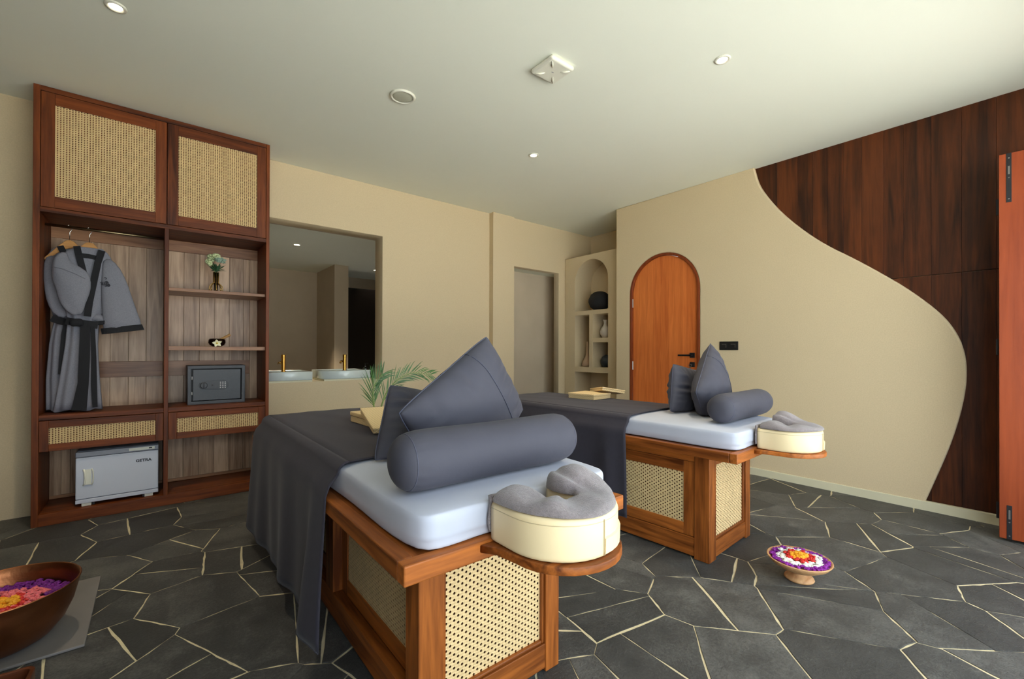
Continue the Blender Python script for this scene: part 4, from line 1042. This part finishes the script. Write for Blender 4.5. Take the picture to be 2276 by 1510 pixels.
petals('red_petals', 'pred', 'red petals around the orange heap in pedestal bowl', ringzone(.034, .066, lambda q: .113), 80, .009, 3, FBL, 'petals in the pedestal bowl')
petals('orange_petals', 'porange', 'orange petals heaped at centre of pedestal bowl', ringzone(0, .038, lambda q: .124-.18*q), 70, .009, 4, FBL, 'petals in the pedestal bowl')
# copper foot bath
tag(obj('floor_mat', MB().box(-.92, -.205, 2.365, 3.03, .0005, .011), 'mat', bevel=.003), 'grey mat under the copper bowl', 'mat')
cbw = thing('copper_bowl', 'hammered copper foot bowl with petals on grey mat', 'bowl', (-.462, 2.555, .0115))
prof = [(.001, 0), (.115, 0), (.15, .02), (.185, .065), (.208, .12), (.222, .18), (.228, .208), (.231, .212), (.228, .215), (.224, .212), (.217, .18), (.203, .12), (.18, .068), (.146, .026), (.11, .008), (.001, .007)]
obj('shell', MB().lathe(prof, 64), 'copper', cbw, smooth=True)
obj('water', MB().lathe([(.001, .146), (.2075, .146), (.2075, .1465), (.001, .1465)], 48), 'glass', cbw)
CB = (-.462, 2.555, .0115)
def splitzone(cond, r1, zf):
    z0 = ringzone(0, r1, zf, .004)
    def z(pr):
        for _ in range(80):
            p = z0(pr)
            if cond(p[0], p[1]): return p
        return p
    return z
rad = lambda x, y: math.hypot(x+.0, y)
petals('purple_petals', 'purple', 'purple petals floating around the copper bowl rim', splitzone(lambda x, y: rad(x, y) > .125, .197, lambda q: .150), 480, .0105, 11, CB, 'petals in the copper bowl')
petals('pink_petals', 'ppink', 'pink petals floating between purple and orange in copper bowl', splitzone(lambda x, y: .065 < rad(x, y) <= .13, .13, lambda q: .152), 230, .0105, 12, CB, 'petals in the copper bowl')
petals('red_petals', 'pred', 'dark red petals near the centre of copper bowl', splitzone(lambda x, y: .045 < rad(x, y) <= .08, .08, lambda q: .154), 80, .010, 13, CB, 'petals in the copper bowl')
petals('orange_petals', 'porange', 'orange petals at the centre of the copper bowl', ringzone(0, .055, lambda q: .157), 80, .011, 14, CB, 'petals in the copper bowl')
# wooden tray with white dish at the lower left
tr = thing('serving_tray', 'dark wooden rimmed tray at the lower left corner', 'tray', (-.475, 2.135, 0), R(-3))
def rrect(w, h, r, n=6):
    p = []
    for (a, b, s0) in ((w/2-r, h/2-r, 0), (-w/2+r, h/2-r, 90), (-w/2+r, -h/2+r, 180), (w/2-r, -h/2+r, 270)):
        for k in range(n+1): an = R(s0+90*k/n); p.append((a+r*math.cos(an), b+r*math.sin(an)))
    return p
prism('rim', rrect(.31, .24, .03), [rrect(.284, .214, .022)], .05, 'XY', .0005, 'darktray', tr, bevel=.003)
prism('tray_base', rrect(.283, .213, .02), [], .012, 'XY', .001, 'darktray', tr)
ds_ = thing('soap_dish', 'white ceramic dish inside the dark wooden tray', 'dish', (-.50, 2.135, .0135))
obj('dish', MB().lathe([(.001, 0), (.05, 0), (.075, .012), (.082, .026), (.079, .028), (.07, .016), (.046, .006), (.001, .005)], 36), 'ceramic', ds_, smooth=True)
